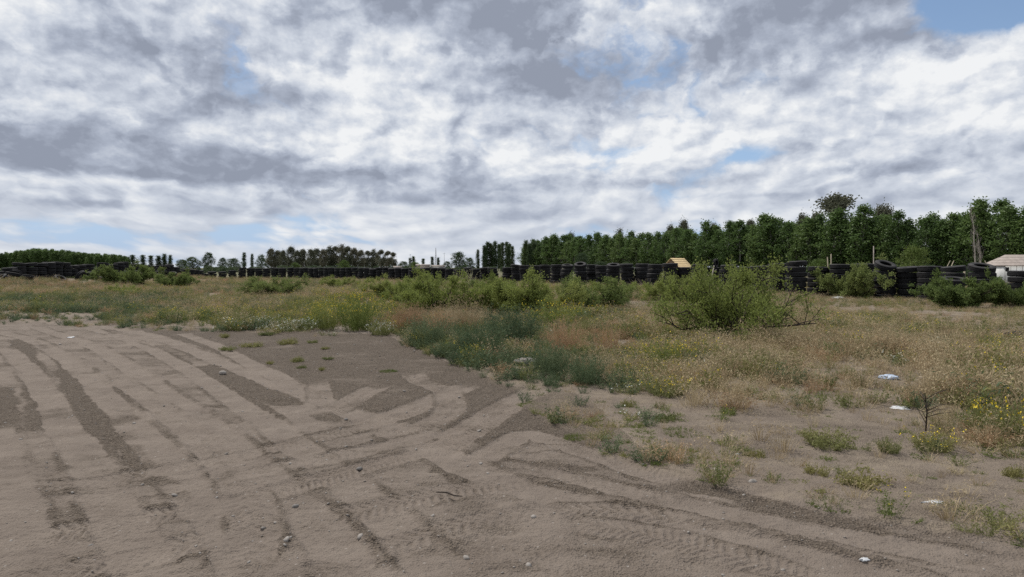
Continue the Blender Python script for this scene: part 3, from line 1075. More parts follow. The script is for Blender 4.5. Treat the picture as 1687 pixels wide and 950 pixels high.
# loose small stones in the dirt
def pebbles():
    ms = []
    for k in range(4):
        a = np.array([(1, 0, 0), (0, 1, 0), (-1, 0, 0), (0, -1, 0), (.1, .1, .62), (-.1, 0, -.6), (.62, .6, .35), (-.6, .62, .3), (-.6, -.6, .3), (.6, -.62, .35)]) * rng.uniform(.75, 1.2, (10, 3))
        F = np.array([(0, 6, 5), (6, 1, 5), (1, 7, 5), (7, 2, 5), (2, 8, 5), (8, 3, 5), (3, 9, 5), (9, 0, 5), (0, 4, 6), (6, 4, 1), (1, 4, 7), (7, 4, 2), (2, 4, 8), (8, 4, 3), (3, 4, 9), (9, 4, 0)])
        ms.append(make_mesh('pebble', a, F, [m_stone], smooth=True))
    N = 9000
    d = 2.2 + (rng.random(N) ** 1.2) * 24
    a = rng.uniform(R(-44), R(44), N)
    x, y = d * np.sin(a), d * np.cos(a)
    h, dust = ground_detail(x, y)
    k = rng.random(N) < (1.05 - dust)
    x, y, d, h = x[k], y[k], d[k], h[k]
    s = rng.lognormal(math.log(.0055), .55, len(x)) * (1 + .02 * d)
    scatter('gravel', 'small loose stones scattered over the bare dirt', 'gravel', np.stack([x, y, land(x, y) + h + s * .1], 1),
            rng.uniform(0, 6.28, (len(x), 3)) * [.1, .1, 1], np.stack([s, s * .9, s * .8], 1), rng.integers(0, 4, len(x)), ms)


m_stone = plain('grey_stone', (.27, .245, .22), .9, .35, 30)
pebbles()


# ------------------------------------------------------------------ shrubs
def shrub_meshes(seed, W, H, leafy=1.0, lsize=.030, mat=None, nst=13):
    global rng
    keep = rng
    rng = np.random.default_rng(seed)
    gb, gl = Geo(), Geo()
    C, DD = [], []
    for s in range(nst):
        a = rng.uniform(0, 2 * np.pi)
        reach = W * .5 * rng.uniform(.35, 1.0)
        top = H * rng.uniform(.6, .98) * (1 - .62 * (reach / (W * .5)) ** 1.6)
        n = 7
        t = np.linspace(0, 1, n)
        P = np.stack([np.cos(a) * reach * t ** 1.05, np.sin(a) * reach * t ** 1.05, top * (t ** .75)], 1)
        P[1:-1] += rng.normal(size=(n - 2, 3)) * .05 * H
        P[0, :2] = rng.normal(size=2) * .05 * W
        P[0, 2] = -.05
        gb.tube(P, np.linspace(.026, .008, n) * (H / 1.6), 5)
        for q in range(9):
            t0 = rng.uniform(.12, 1.0)
            b0 = np.array([np.interp(t0, t, P[:, j]) for j in range(3)])
            d0 = rng.normal(size=3) * .7 + np.array([math.cos(a), math.sin(a), .75])
            d0 /= np.linalg.norm(d0)
            l0 = H * rng.uniform(.16, .36)
            m1 = b0 + d0 * l0 * .5 + rng.normal(size=3) * .03 * H
            e0 = b0 + d0 * l0 + np.array([0, 0, .03])
            gb.tube([b0, m1, e0], [.010 * H / 1.6, .007 * H / 1.6, .004], 4, cap=False)
            for k in range(6):
                f = rng.uniform(.25, 1.0)
                b1 = b0 + (e0 - b0) * f
                d1 = d0 * .6 + rng.normal(size=3) * .6
                d1[2] += .15
                d1 /= np.linalg.norm(d1)
                l1 = H * rng.uniform(.09, .19)
                e1 = b1 + d1 * l1
                gb.tube([b1, e1], [.003, .0018], 3, cap=False)
                nl = int(26 * leafy * rng.uniform(.6, 1.3))
                tt = rng.uniform(.1, 1.05, nl)[:, None]
                C.append(b1 + d1 * l1 * tt + rng.normal(size=(nl, 3)) * .032 * H)
                DD.append(np.tile(d1, (nl, 1)))
    C, DD = np.vstack(C), np.vstack(DD)
    k = C[:, 2] > .04
    if seed == 1:      # its right flank has shed much of its leaf
        k &= rng.random(len(C)) > .62 * sstep(C[:, 0] - .35 * C[:, 2], .15, .9)
    gl.leaves(C[k], lsize * 1.7, lsize * .75, dirs=DD[k])
    r = (gb.mesh('branches', [m_twig]), gl.mesh('foliage', [mat or m_shrub]))
    rng = keep
    return r


SHR = {'big': (shrub_meshes(1, 3.1, 1.62, 1.15, .030, m_shrub, 17), 3.1, 1.62),
       'a': (shrub_meshes(2, 2.6, 1.5, 1.3, .034), 2.6, 1.5), 'b': (shrub_meshes(3, 3.0, 1.35, 1.4, .036), 3.0, 1.35),
       'c': (shrub_meshes(4, 2.4, 1.45, 1.0, .036, m_shrubd), 2.4, 1.45), 'd': (shrub_meshes(5, 3.2, 1.3, 1.5, .042, m_shrubd), 3.2, 1.3)}


def put_shrub(kind, px, py, wpx, hpx, label, rz, group='feathery bushes in the field'):
    x, y = G(px, py)
    (mb, ml), W0, H0 = SHR[kind]
    e = bpy.data.objects.new('feathery_bush', None)
    COL.objects.link(e)
    sw, sh_ = 1.06 * wpx / FPX * y / W0, 1.22 * hpx / FPX * y / H0
    e.location = (x, y, ground_z(x, y) - .02)
    e.rotation_euler = (0, 0, rz)
    e.scale = (sw, (sw + sh_) * .5, sh_)
    tag(e, label, 'bush', group)
    link('branches', mb, e)
    link('foliage', ml, e)
    return e


for a_ in [
    ('big', 1205, 566, 240, 124, 'largest feathery green bush with dark bare branches on its right side', 0),
    ('a', 868, 521, 160, 62, 'tall peaked green bush rising before the tyres, left of the bare stemmed one', 1.0),
    ('b', 738, 519, 135, 66, 'broad yellow green rounded bush behind the orange dry grass', 2.0),
    ('a', 812, 513, 110, 52, 'green bush filling the space between the rounded and the peaked bush', 4.0),
    ('b', 690, 507, 115, 44, 'yellow green bush between the low left one and the rounded one', .9),
    ('b', 915, 514, 110, 50, 'bushy green growth right beside the peaked bush', 5.3),
    ('c', 975, 512, 125, 56, 'open green bush with dark bare stems, right of the peaked bush', 2.6),
    ('b', 648, 494, 95, 34, 'low green bush left of the rounded yellow green bush', 3.1),
    ('c', 455, 490, 105, 33, 'dark olive bush standing alone left of the middle of the field', .7),
    ('d', 212, 474, 100, 35, 'wide dark green bush before the left arm of the tyre wall', .2),
    ('d', 285, 477, 78, 27, 'dark green bush at the right of the wide one, before the left tyres', 2.2),
    ('b', 200, 486, 60, 16, 'low green bush in front of the wide dark bush at the left', 1.2),
    ('a', 126, 463, 34, 14, 'small bright green bush at the foot of the left tyres', 1.9),
    ('b', 1120, 500, 120, 44, 'yellow green bush behind the left side of the largest bush', 5.0),
    ('d', 1395, 493, 150, 54, 'dark green bush in front of the tyres, right of the blue bag', 1.1),
    ('c', 1478, 491, 95, 48, 'dark green bush below the tilted tyre with the open hole', 3.0),
    ('d', 1590, 508, 165, 48, 'dense green bush below the wide tipped tyre', 4.4),
    ('d', 1672, 510, 110, 50, 'dense green bush at the right edge below the white hut', 2.9),
    ('b', 560, 476, 60, 20, 'small green bush close to the middle of the tyre wall', 2.9),
    ('c', 795, 480, 60, 20, 'brownish green bush at the foot of the tyres', .9),
    ('b', 1010, 492, 90, 26, 'low yellow green bush under the stacks right of the open bush', .1)]:
    put_shrub(*a_)

# dead brushwood and pale dry plumes
g = Geo()
for k in range(60):
    a, l = rng.uniform(0, 6.28), rng.uniform(.5, 1.3)
    b0 = rng.normal(size=3) * [.5, .4, .0]
    e0 = b0 + np.array([math.cos(a) * l * .7, math.sin(a) * l * .5, rng.uniform(.2, .9)])
    g.tube([b0, (b0 + e0) / 2 + rng.normal(size=3) * .1, e0], [.016, .011, .004], 4)
x, y = G(1062, 479)
o = link('dead_brush', g.mesh('dead_brush', [plain('dead_twigs', (.16, .13, .105), .9, .35)]), loc=(x, y, ground_z(x, y)))
tag(o, 'tangle of dead grey brown branches at the foot of the tyre stacks', 'brush')
x, y = G(765, 474)
o = link('pale_plume_plant', weed('pale_plume_plant', [leaf_mat('pale_plume', [(0, (.34, .34, .20)), (1, (.48, .46, .30))], .3)], 40, 1.5, .45, 30, .09, .022, .012, base=.5), loc=(x, y, ground_z(x, y)))
tag(o, 'pale straw coloured plumes standing up before the tyres', 'plant')

# single plants that stand out
CLUMP = {
    'blue': weed('clump', [m_blue], 150, .62, .75, 26, .06, .011, base=.34), 'lime': weed('clump', [m_lime, m_yel], 120, .62, .7, 18, .055, .015, flower=.35, fsize=.024, base=.30),
    'rust': weed('clump', [m_rust], 150, .55, .8, 22, .055, .010, base=.30), 'straw': grass_tuft('clump', [m_straw], 190, .75, .75, .007, 4),
    'daisy': weed('clump', [m_olive, m_yel], 110, .42, .9, 20, .045, .014, flower=.35, fsize=.026, base=.25), 'olive': weed('clump', [m_olive], 100, .40, .8, 22, .05, .014, base=.22),
    'low': weed('clump', [m_olive], 60, .20, 1.9, 14, .05, .016, base=.16, up=.3), 'mat': weed('clump', [m_grass], 150, .12, 3.4, 10, .035, .011, base=.55, up=.3),
    'white': weed('clump', [m_olive, m_whi], 90, .36, .9, 16, .05, .016, flower=.7, fsize=.022, base=.25)}
SIZE = {'blue': (1.3, .62), 'lime': (1.2, .62), 'rust': (1.15, .55), 'straw': (1.1, .75), 'daisy': (1.0, .42), 'olive': (.85, .40), 'low': (.85, .2), 'mat': (1.6, .1), 'white': (.9, .36)}
NAMES = {'blue': 'blue_green_clump', 'lime': 'yellow_flowered_clump', 'rust': 'rusty_dry_clump', 'straw': 'dry_grass_clump', 'daisy': 'daisy_plant', 'olive': 'olive_clump',
         'low': 'low_weed', 'mat': 'grass_mat', 'white': 'white_flowered_clump'}
PLANTS = [
    ('blue', 705, 572, 75, 42, 'blue green weed clump at the left tip of the growth beside the bare dirt'),
    ('blue', 790, 592, 100, 52, 'large blue green weed clump left of the pale concrete lump'), ('blue', 845, 566, 100, 50, 'blue green weed mass behind the pale concrete lump'),
    ('blue', 905, 622, 80, 48, 'dark blue green weed clump just right of the pale concrete lump'), ('blue', 968, 636, 70, 40, 'dark blue green weeds at the point where growth meets bare dirt'),
    ('blue', 755, 600, 50, 18, 'short blue green weed spilling onto the dirt'), ('lime', 778, 600, 55, 26, 'yellow green flowering weed in front of the large blue green clump'),
    ('lime', 585, 545, 80, 50, 'tall yellow green flowering weeds at the edge of the lot'), ('lime', 540, 544, 60, 36, 'yellow green flowering weed left of the tall one'),
    ('lime', 915, 541, 95, 36, 'rounded yellow green flowering bush in the middle of the field'), ('white', 628, 552, 50, 24, 'white flowered weed beside the orange dry clump'),
    ('white', 500, 545, 55, 22, 'white flowered weed in the front edge of the growth'), ('white', 450, 540, 50, 20, 'white flowered weed at the left part of the front edge'),
    ('rust', 672, 550, 55, 34, 'orange brown dried clump behind the blue green tip'), ('rust', 722, 553, 45, 32, 'orange brown dried clump left of the pale dry grass'),
    ('straw', 772, 548, 80, 40, 'pale tan dry grass clump below the rounded bush'), ('straw', 740, 545, 60, 32, 'tan dry grass beside the orange clump'),
    ('rust', 930, 590, 60, 44, 'rusty dried weed among the dark blue green clumps'), ('rust', 1000, 592, 45, 40, 'rusty dried weed right of the blue green clumps'),
    ('straw', 1005, 625, 40, 40, 'tan dry weed standing at the right of the blue green clumps'), ('lime', 1090, 610, 70, 40, 'yellow flowered weed in the dry grass left of the large bush'),
    ('daisy', 1100, 655, 85, 36, 'yellow flowered weed patch before the dry grass'), ('blue', 1150, 610, 50, 26, 'blue green weed in front of the large bush'),
    ('daisy', 1640, 725, 110, 76, 'big leafy plant full of yellow daisies at the right edge'), ('daisy', 1540, 742, 95, 38, 'low daisy plant with a few yellow flowers beside the bare sapling'),
    ('olive', 1365, 738, 95, 34, 'olive weed clump on open soil left of the daisies'), ('olive', 1465, 748, 42, 30, 'small grey green weed left of the low daisy plant'),
    ('low', 1420, 800, 120, 34, 'dark green spreading weed on the bare soil near the track'), ('low', 1345, 783, 60, 24, 'dark green weed left of the spreading one'),
    ('low', 1245, 755, 45, 20, 'small dark weed by a white stone'), ('low', 1100, 695, 75, 20, 'grey green low weed on the soil below the flower patch'),
    ('low', 1035, 672, 40, 20, 'small blue green weed on the soil beside the dirt'), ('low', 1670, 785, 55, 24, 'dark green weed at the right edge on open soil'),
    ('low', 1200, 685, 40, 22, 'little olive green weed before the dry grass'), ('mat', 1125, 752, 130, 20, 'green grass mat at the bend of the track'), ('mat', 1120, 715, 90, 14, 'yellowing grass mat above the green one'),
    ('mat', 1370, 832, 110, 12, 'pale green grass mat along the edge of the track'), ('mat', 1600, 850, 160, 18, 'yellow green grass mat by the white plastic scrap'), ('mat', 950, 722, 60, 10, 'thin grass patch beside the tread marks'),
    ('mat', 640, 612, 40, 5, 'thin grass patch on the dark grit'), ('mat', 875, 668, 60, 8, 'thin grass patch below the blue green clumps'),
    ('low', 375, 577, 42, 9, 'leftmost low weed in the dirt lot'), ('low', 415, 572, 52, 11, 'low weed in the lot, second from its left'), ('low', 475, 567, 45, 14, 'largest low weed in the middle of the bare dirt'),
    ('low', 440, 552, 42, 9, 'low weed in the lot close to the white flowered edge'), ('low', 490, 596, 32, 12, 'dark low weed alone on the grit'), ('low', 445, 600, 20, 8, 'tiny low weed left of the dark one'),
    ('low', 497, 607, 24, 7, 'tiny low weed just below the dark one'), ('low', 530, 610, 18, 8, 'tiny low weed at the head of a tread mark'), ('low', 515, 565, 26, 7, 'tiny low weed right of the largest one'),
    ('low', 536, 575, 22, 6, 'tiny low weed toward the yellow green edge'), ('low', 370, 556, 26, 10, 'small weed near the far corner of the bare dirt'), ('low', 540, 592, 28, 6, 'flat weed on the grit right of the dark one'),
    ('low', 730, 585, 30, 8, 'small flat weed beside the blue green tip')]
for i, (k, px, py, wpx, hpx, lb) in enumerate(PLANTS):
    x, y = G(px, py)
    o = link(NAMES[k], CLUMP[k], loc=(x, y, ground_z(x, y) + .005), rot=(0, 0, rng.uniform(0, 6.28)))
    s1, s2 = wpx / FPX * y / SIZE[k][0], {'blue': 1.45, 'lime': 1.4, 'rust': 1.7, 'straw': 1.7}.get(k, 1.0) * hpx / FPX * y / SIZE[k][1]
    o.scale = (s1, s1, s2)
    tag(o, lb, 'weed' if k != 'mat' else 'grass', 'plants standing out of the field')
# bare sapling and thin stalks
g = Geo()
g.tube([(0, 0, 0), (.01, 0, .2), (-.01, 0, .36)], [.008, .006, .004], 5)
for k in range(14):
    a, z0 = rng.uniform(0, 6.28), rng.uniform(.08, .34)
    e0 = np.array([math.cos(a) * .24, math.sin(a) * .24, z0 + rng.uniform(.08, .22)])
    g.tube([(0, 0, z0), e0 * [.5, .5, 1] - [0, 0, .03], e0], [.004, .003, .0015], 4)
x, y = G(1525, 712)
o = link('bare_sapling', g.mesh('bare_sapling', [m_twig]), loc=(x, y, ground_z(x, y)))
tag(o, 'thin dark leafless sapling behind the low daisy plant', 'sapling')


# ------------------------------------------------------------------ trees
m_pop = leaf_mat('poplar_leaf', [(.0, (.062, .102, .032)), (.4, (.092, .148, .044)), (.75, (.125, .185, .058)), (1, (.165, .215, .075))], .38, .5)
m_popd = leaf_mat('dark_tree_leaf', [(.0, (.042, .068, .030)), (.5, (.062, .096, .040)), (1, (.092, .12, .052))], .28, .6)
m_euc = leaf_mat('gum_leaf', [(.0, (.085, .095, .060)), (.5, (.125, .128, .085)), (1, (.175, .16, .11))], .25, .6)
m_bright = leaf_mat('bright_tree_leaf', [(.0, (.065, .105, .022)), (.5, (.10, .15, .035)), (1, (.15, .19, .05))], .3, .6)
m_bark = plain('pale_bark', (.26, .245, .215), .9, .3, 3)
m_barkd = plain('brown_bark', (.13, .11, .09), .9, .3, 3)


def tree_meshes(seed, kind):
    """trunk with limbs, and a crown of leaf clumps spread through its volume; height about 14 m"""
    global rng
    keep = rng
    rng = np.random.default_rng(seed)
    gt, gc = Geo(), Geo()
    H = 14.0
    if kind == 'poplar':
        z0, rmax, prof, ncl, npl, cs, ls, mat, bark = 2.4, 2.5, 'oval', 170, 24, .45, .36, m_pop, m_bark
    elif kind == 'column':
        z0, rmax, prof, ncl, npl, cs, ls, mat, bark = 1.6, 1.1, 'spire', 210, 18, .46, .34, m_popd, m_bark
    elif kind == 'gum':
        z0, rmax, prof, ncl, npl, cs, ls, mat, bark = 3.6, 3.4, 'open', 130, 44, .70, .42, m_euc, m_bark
    else:
        z0, rmax, prof, ncl, npl, cs, ls, mat, bark = 1.8, 5.4, 'round', 230, 26, .75, .45, m_popd, m_barkd
    ph = rng.uniform(0, 6.28, 4)

    def radius(z, a):
        t = np.clip((z - z0) / (H - z0), 0, 1)
        if prof == 'oval':
            b = np.sin(np.pi * np.clip(t, .05, .99) ** .72) ** .8
        elif prof == 'spire':
            b = (1 - t) ** .45 * np.minimum(1, .35 + 3 * t)
        elif prof == 'open':
            b = np.sin(np.pi * np.clip(t * .9 + .08, 0, 1)) ** .7
        else:
            b = np.sqrt(np.clip(1 - (2 * t - .85) ** 2 / 1.35, .02, 1))
        return rmax * b * (1.0 if prof == 'spire' else 1 + .16 * np.sin(a * 2 + ph[0] + z * .5) + .14 * np.sin(a * 3 + ph[1] - z * .9) + .10 * np.sin(z * 2.1 + ph[2]))
    n = 9
    zt = np.linspace(-.2, H * (.93 if kind != 'round' else .7), n)
    wob = np.cumsum(rng.normal(size=(n, 2)) * .10, 0)
    T = np.column_stack([wob, zt])
    gt.tube(T, np.linspace(.20 if kind != 'round' else .38, .03, n), 7)
    cl = []
    tries = 0
    while len(cl) < ncl and tries < 4000:
        tries += 1
        z = rng.uniform(z0, H)
        a = rng.uniform(0, 6.28)
        rad = radius(z, a) * math.sqrt(rng.uniform(.12, 1.0))
        c = np.array([np.interp(z, zt, T[:, 0]) + math.cos(a) * rad, np.interp(z, zt, T[:, 1]) + math.sin(a) * rad, z])
        if prof == 'open' and vnoise(np.array([c[0] * .55 + seed * 3.1]), np.array([c[2] * .55 + c[1] * .4]))[0] < .40:
            continue
        cl.append(c)
    cl = np.array(cl)
    for c in cl[::3 if kind != 'gum' else 2]:
        zb = max(1.2, c[2] - rng.uniform(.8, 2.2) - np.hypot(c[0], c[1]) * .5)
        b0 = np.array([np.interp(zb, zt, T[:, 0]), np.interp(zb, zt, T[:, 1]), min(zb, zt[-1])])
        gt.tube([b0, (b0 + c) / 2 + rng.normal(size=3) * .1 - [0, 0, .1], c], [.055, .035, .012], 4, cap=False)
    C = (cl[:, None] + rng.normal(size=(len(cl), npl, 3)) * cs * np.array([1, 1, .75]) * rng.uniform(.6, 1.25, (len(cl), 1, 1))).reshape(-1, 3)
    C = C[C[:, 2] > z0 * .6]
    gc.leaves(C, ls, ls * .8)
    r = (gt.mesh('trunk', [bark]), gc.mesh('crown', [mat]))
    rng = keep
    return r


TR = {'poplar': [tree_meshes(20 + k, 'poplar') for k in range(6)], 'column': [tree_meshes(40 + k, 'column') for k in range(3)],
      'gum': [tree_meshes(60 + k, 'gum') for k in range(4)], 'round': [tree_meshes(80 + k, 'round') for k in range(3)]}
bright_round = []
for mt, mc in TR['round'][:2]:
    c2 = mc.copy()
    c2.materials[0] = m_bright
    bright_round.append((mt, c2))
TR['bright'] = bright_round
TNAME = {'poplar': 'poplar_tree', 'column': 'columnar_poplar', 'gum': 'gum_tree', 'round': 'round_tree', 'bright': 'leafy_tree'}


def put_tree(kind, x, y, h, label, group=None, wide=1.0, cat='tree', var=None):
    mt, mc = TR[kind][var if var is not None else random.randrange(len(TR[kind]))]
    e = bpy.data.objects.new(TNAME[kind], None)
    COL.objects.link(e)
    e.location = (x, y, ground_z(x, y) - .1)
    s = h / 14.0
    e.scale = (s * wide, s * wide, s)
    e.rotation_euler = (0, 0, random.uniform(0, 6.28))
    tag(e, label, cat, group)
    link('trunk', mt, e)
    link('crown', mc, e)
    return e


def tree_px(kind, px, topy, d, label, group=None, wide=1.0, var=None):
    return put_tree(kind, X_at(px, d), d, Z_at(topy, d) + .1, label, group, wide, var=var)


# long poplar belt on the right, two and a half rows deep
BX = [870, 950, 1000, 1050, 1100, 1150, 1200, 1300, 1340, 1400, 1450, 1500, 1560, 1600, 1650, 1687, 1800]
BT = [396, 386, 385, 383, 378, 374, 363, 363, 360, 350, 352, 346, 350, 341, 333, 330, 322]
BD = [340, 298, 270, 250, 235, 220, 205, 185, 178, 168, 162, 155, 148, 143, 138, 135, 124]
px = 866.0
front = []
while px < 1790:
    d = np.interp(px, BX, BD)
    tp = np.interp(px, BX, BT)
    h = Z_at(tp, d) * random.uniform(.84, 1.10)
    front.append(put_tree('poplar', X_at(px, d), d + random.uniform(-1.5, 1.5), h, '', 'poplars in the front row of the belt', random.uniform(1.1, 1.5)))
    px += 3.3 * FPX / d * random.uniform(.75, 1.15)
for k, t in enumerate(front):
    t['label'] = 'green poplar, %s from the left in the front row of the long belt' % nth(k + 1)
for back, lab in ((6, 'green poplar in the second row of the long belt'), (13, 'green poplar in the rear row of the long belt')):
    px = 868.0
    while px < 1790:
        d = np.interp(px, BX, BD) + back
        h = Z_at(np.interp(px, BX, BT), d - back) * random.uniform(.82, 1.05)
        put_tree('poplar', X_at(px, d), d + random.uniform(-1.5, 1.5), h, lab, 'poplars in the ' + ('second row' if back == 6 else 'rear row') + ' of the belt', random.uniform(1.2, 1.5))
        px += 4.6 * FPX / d * random.uniform(.8, 1.2)
# gums standing above the belt
for px, tp, wd, lb in [(1375, 328, 1.35, 'tall brown green gum tree rising above the poplar belt'), (1455, 340, .8, 'small brownish gum top above the belt, right of the tall one'),
                       (1345, 352, .6, 'brownish gum top close left of the tall gum'), (1320, 354, .55, 'brownish gum top above the middle of the belt'), (1238, 367, .55, 'thin brown gum top above the belt'),
                       (1175, 370, .5, 'brown gum top at the left part of the belt'), (1128, 366, .5, 'brown pointed gum top above the belt'), (1020, 380, .7, 'brownish gum crown above the far belt'),
                       (1105, 372, .5, 'small brown gum crown beside the pointed one'), (940, 386, .6, 'dark gum top at the far end of the belt')]:
    d = np.interp(px, BX, BD) + 18
    tree_px('gum', px, tp, d, lb, 'gum trees above the poplar belt', wd)
# columnar clump at the left end of the belt
for k, (px, tp) in enumerate(sorted([(788, 411), (797, 404), (803, 399), (809, 401), (815, 398), (821, 402), (827, 400), (834, 399), (840, 402), (845, 406), (800, 405), (812, 404), (824, 403), (838, 404)])):
    tree_px('column', px, tp, random.uniform(350, 366), 'slender poplar, %s from the left in the clump left of the sky gap' % nth(k + 1), 'slender poplars left of the belt', 1.0)
for k, (px, tp) in enumerate([(866, 396), (872, 401), (880, 399), (889, 402), (897, 399), (906, 400)]):
    tree_px('column', px, tp, random.uniform(326, 338), 'slender poplar, %s right of the sky gap where the belt starts' % nth(k + 1), 'slender poplars where the belt starts', 1.2)
# gum wood left of the middle
GUMS = [(448, 411), (458, 413), (468, 414), (479, 408), (490, 413), (500, 411), (511, 412), (522, 410), (533, 411), (544, 407), (555, 408), (563, 404), (573, 408), (584, 409), (596, 413), (606, 415), (616, 412), (627, 413), (638, 415), (648, 417)]
for k, (px, tp) in enumerate(GUMS):
    tree_px('gum', px, tp, random.uniform(322, 345), 'grey green gum tree, %s from the left in the gum wood' % nth(k + 1), 'gum trees in the wood left of the middle', random.uniform(.8, 1.0))
for px in np.arange(446, 652, 11):
    tree_px('round', px, random.uniform(421, 427), random.uniform(348, 360), 'dark tree filling the gum wood low down', 'dark trees low in the gum wood', random.uniform(.8, 1.1))
# single trees along the skyline
for kd, px, tp, d, wd, lb in [
    ('round', 343, 417, 400, .9, 'dark round tree on the skyline left of the gum wood'), ('round', 318, 424, 400, 1.5, 'low broad tree left of the dark round one'), ('round', 367, 425, 390, .9, 'small dark tree right of the dark round one'),
    ('column', 402, 416, 400, 1.3, 'dark spire tree, left of a pair near the gum wood'), ('column', 416, 418, 400, 1.1, 'dark spire tree, right of a pair near the gum wood'),
    ('round', 430, 420, 380, .8, 'small round tree just left of the gum wood'), ('round', 385, 426, 370, 1.6, 'low spreading tree on the skyline below the spires'), ('round', 300, 428, 380, 1.6, 'low bushy tree at the left skyline'),
    ('column', 218, 420, 420, 2.2, 'tree at the right end of the left wood'), ('column', 235, 420, 420, 2.0, 'lone feathery poplar past the left wood, first of a loose line'),
    ('column', 250, 421, 420, 2.0, 'second poplar of the loose line past the left wood'), ('column', 262, 421, 420, 2.4, 'third poplar of the loose line'), ('column', 272, 418, 420, 1.8, 'fourth and tallest poplar of the loose line'),
    ('column', 281, 420, 420, 1.6, 'last poplar of the loose line'), ('round', 756, 416, 330, 1.15, 'dark round tree left of the slender poplar clump'), ('round', 774, 425, 320, .9, 'lower round tree touching the dark round one'),
    ('column', 681, 422, 420, 1.6, 'dark conifer on the skyline, right of the gum wood'), ('column', 676, 425, 420, 1.6, 'dark conifer close left of another right of the gum wood'), ('column', 697, 426, 420, 1.8, 'small conifer left of the mast'),
    ('column', 712, 423, 420, 1.5, 'dark conifer beside the mast'), ('column', 722, 424, 420, 1.4, 'dark conifer just right of the mast'), ('round', 664, 431, 360, 1.6, 'low green tree right of the gum wood'), ('round', 736, 431, 340, 1.3, 'low green tree before the dark round one'),
    ('bright', 566, 429, 230, 1.15, 'bright green leafy tree before the gum wood'), ('bright', 487, 433, 230, 1.3, 'small bright green tree at the foot of the gum wood'), ('bright', 684, 432, 280, 1.4, 'light green tree behind the tyre wall, right of the gum wood'),
    ('round', 958, 418, 190, .95, 'grey green rounded bush tree before the far belt'), ('round', 990, 431, 180, 1.6, 'low grey bush tree behind the tyres under the belt'), ('round', 1030, 432, 170, 1.6, 'low dark bush tree behind the tyres right of the grey one')]:
    tree_px(kd, px, tp, d, lb, 'trees along the skyline', wd)
tree_px('bright', 1504, 408, 58, 'round bright green tree right behind the tyre wall', None, .95, var=0)
tree_px('bright', 1350, 428, 90, 'low green tree behind the tyres below the tall gum', None, 1.3, var=1)
# the dense wood on the far left reads as one mass
pts, sc, ix = [], [], []
for px in np.arange(-130, 214, 3.0):
    for row in range(3):
        d = 410 + row * 8 + random.uniform(-3, 3)
        tp = np.interp(px, [-130, 0, 55, 90, 150, 200, 214], [424, 419, 412, 413, 419, 422, 424]) + random.uniform(-2.2, 4)
        x = X_at(px, d)
        h = Z_at(tp, d)
        pts.append((x, d, ground_z(x, d)))
        sc.append((h / 14 * 1.15, h / 14 * 1.15, h / 14))
        ix.append(random.randrange(6))
scatter('far_wood', 'dense dark green wood on the far left skyline', 'wood', pts, np.column_stack([np.zeros((len(pts), 2)), rng.uniform(0, 6.28, len(pts))]), sc, ix, [c for t, c in TR['poplar']])
# low hedges and scrub at the foot of the skyline
pts, sc, ix = [], [], []
for k in range(420):
    px = random.uniform(-100, 1750)
    d = random.uniform(190, 330) if px < 860 else np.interp(px, BX, BD) - random.uniform(8, 40)
    x = X_at(px, d)
    h = random.uniform(.9, 2.6) if px < 860 else random.uniform(.8, 2.4)
    pts.append((x, d, ground_z(x, d) - h * .12))
    w_ = random.uniform(1.0, 2.2)
    sc.append((h / 14 * w_, h / 14 * w_, h / 14))
    ix.append(random.randrange(3))
scatter('far_scrub', 'low dark scrub and hedges along the foot of the skyline trees', 'scrub', pts, np.column_stack([np.zeros((len(pts), 2)), rng.uniform(0, 6.28, len(pts))]), sc, ix, [c for t, c in TR['round']])


# dead grey poplars
def dead_poplar(px, tp, d, seed, label):
    r_ = np.random.default_rng(seed)
    h = Z_at(tp, d)
    e = bpy.data.objects.new('dead_poplar', None)
    COL.objects.link(e)
    e.location = (X_at(px, d), d, ground_z(X_at(px, d), d) - .1)
    tag(e, label, 'tree', 'dead poplars before the belt')
    g_ = Geo()
    zt = np.linspace(0, h, 10)
    T = np.column_stack([np.cumsum(r_.normal(size=(10, 2)) * .10, 0), zt])
    g_.tube(T, np.linspace(.17, .02, 10), 6)
    link('trunk', g_.mesh('trunk', [m_palewood]), e)
    b_ = Geo()
    for k in range(46):
        z0 = r_.uniform(.22, .93) * h
        b0 = np.array([np.interp(z0, zt, T[:, 0]), np.interp(z0, zt, T[:, 1]), z0])
        a, l = r_.uniform(0, 6.28), r_.uniform(.8, 2.4) * (1 - .5 * z0 / h)
        e0 = b0 + np.array([math.cos(a) * .38, math.sin(a) * .38, 1.]) * l
        b_.tube([b0, (b0 + e0) / 2 + np.array([math.cos(a), math.sin(a), 0]) * .14, e0], [.045, .03, .010], 4, cap=False)
    link('branches', b_.mesh('branches', [m_palewood]), e)


dead_poplar(1607, 335, 128, 4, 'tall dead grey poplar with bare upright branches before the belt')
dead_poplar(1616, 380, 124, 9, 'shorter dead grey poplar beside the tall dead one')

# ------------------------------------------------------------------ huts
m_board = plain('pale_new_boards', (.58, .44, .24), .8, .15, 4)
m_boardd = plain('brown_boards', (.22, .15, .09), .85, .25, 4)
m_white = plain('white_painted_wall', (.72, .72, .69), .8, .06, 3)
m_tin = plain('brown_roof_sheet', (.33, .28, .245), .7, .2, 3)
m_tind = plain('dark_roof_edge', (.10, .07, .06), .8, .2, 3)
m_dark = plain('dark_opening', (.02, .02, .022), .9, .2)


def empty(name, loc, rz, label, cat, group=None):
    e = bpy.data.objects.new(name, None)
    COL.objects.link(e)
    e.location = loc
    e.rotation_euler = (0, 0, rz)
    return tag(e, label, cat, group)


def part(name, g_, mats, parent):
    return link(name, g_.mesh(name, mats), parent)


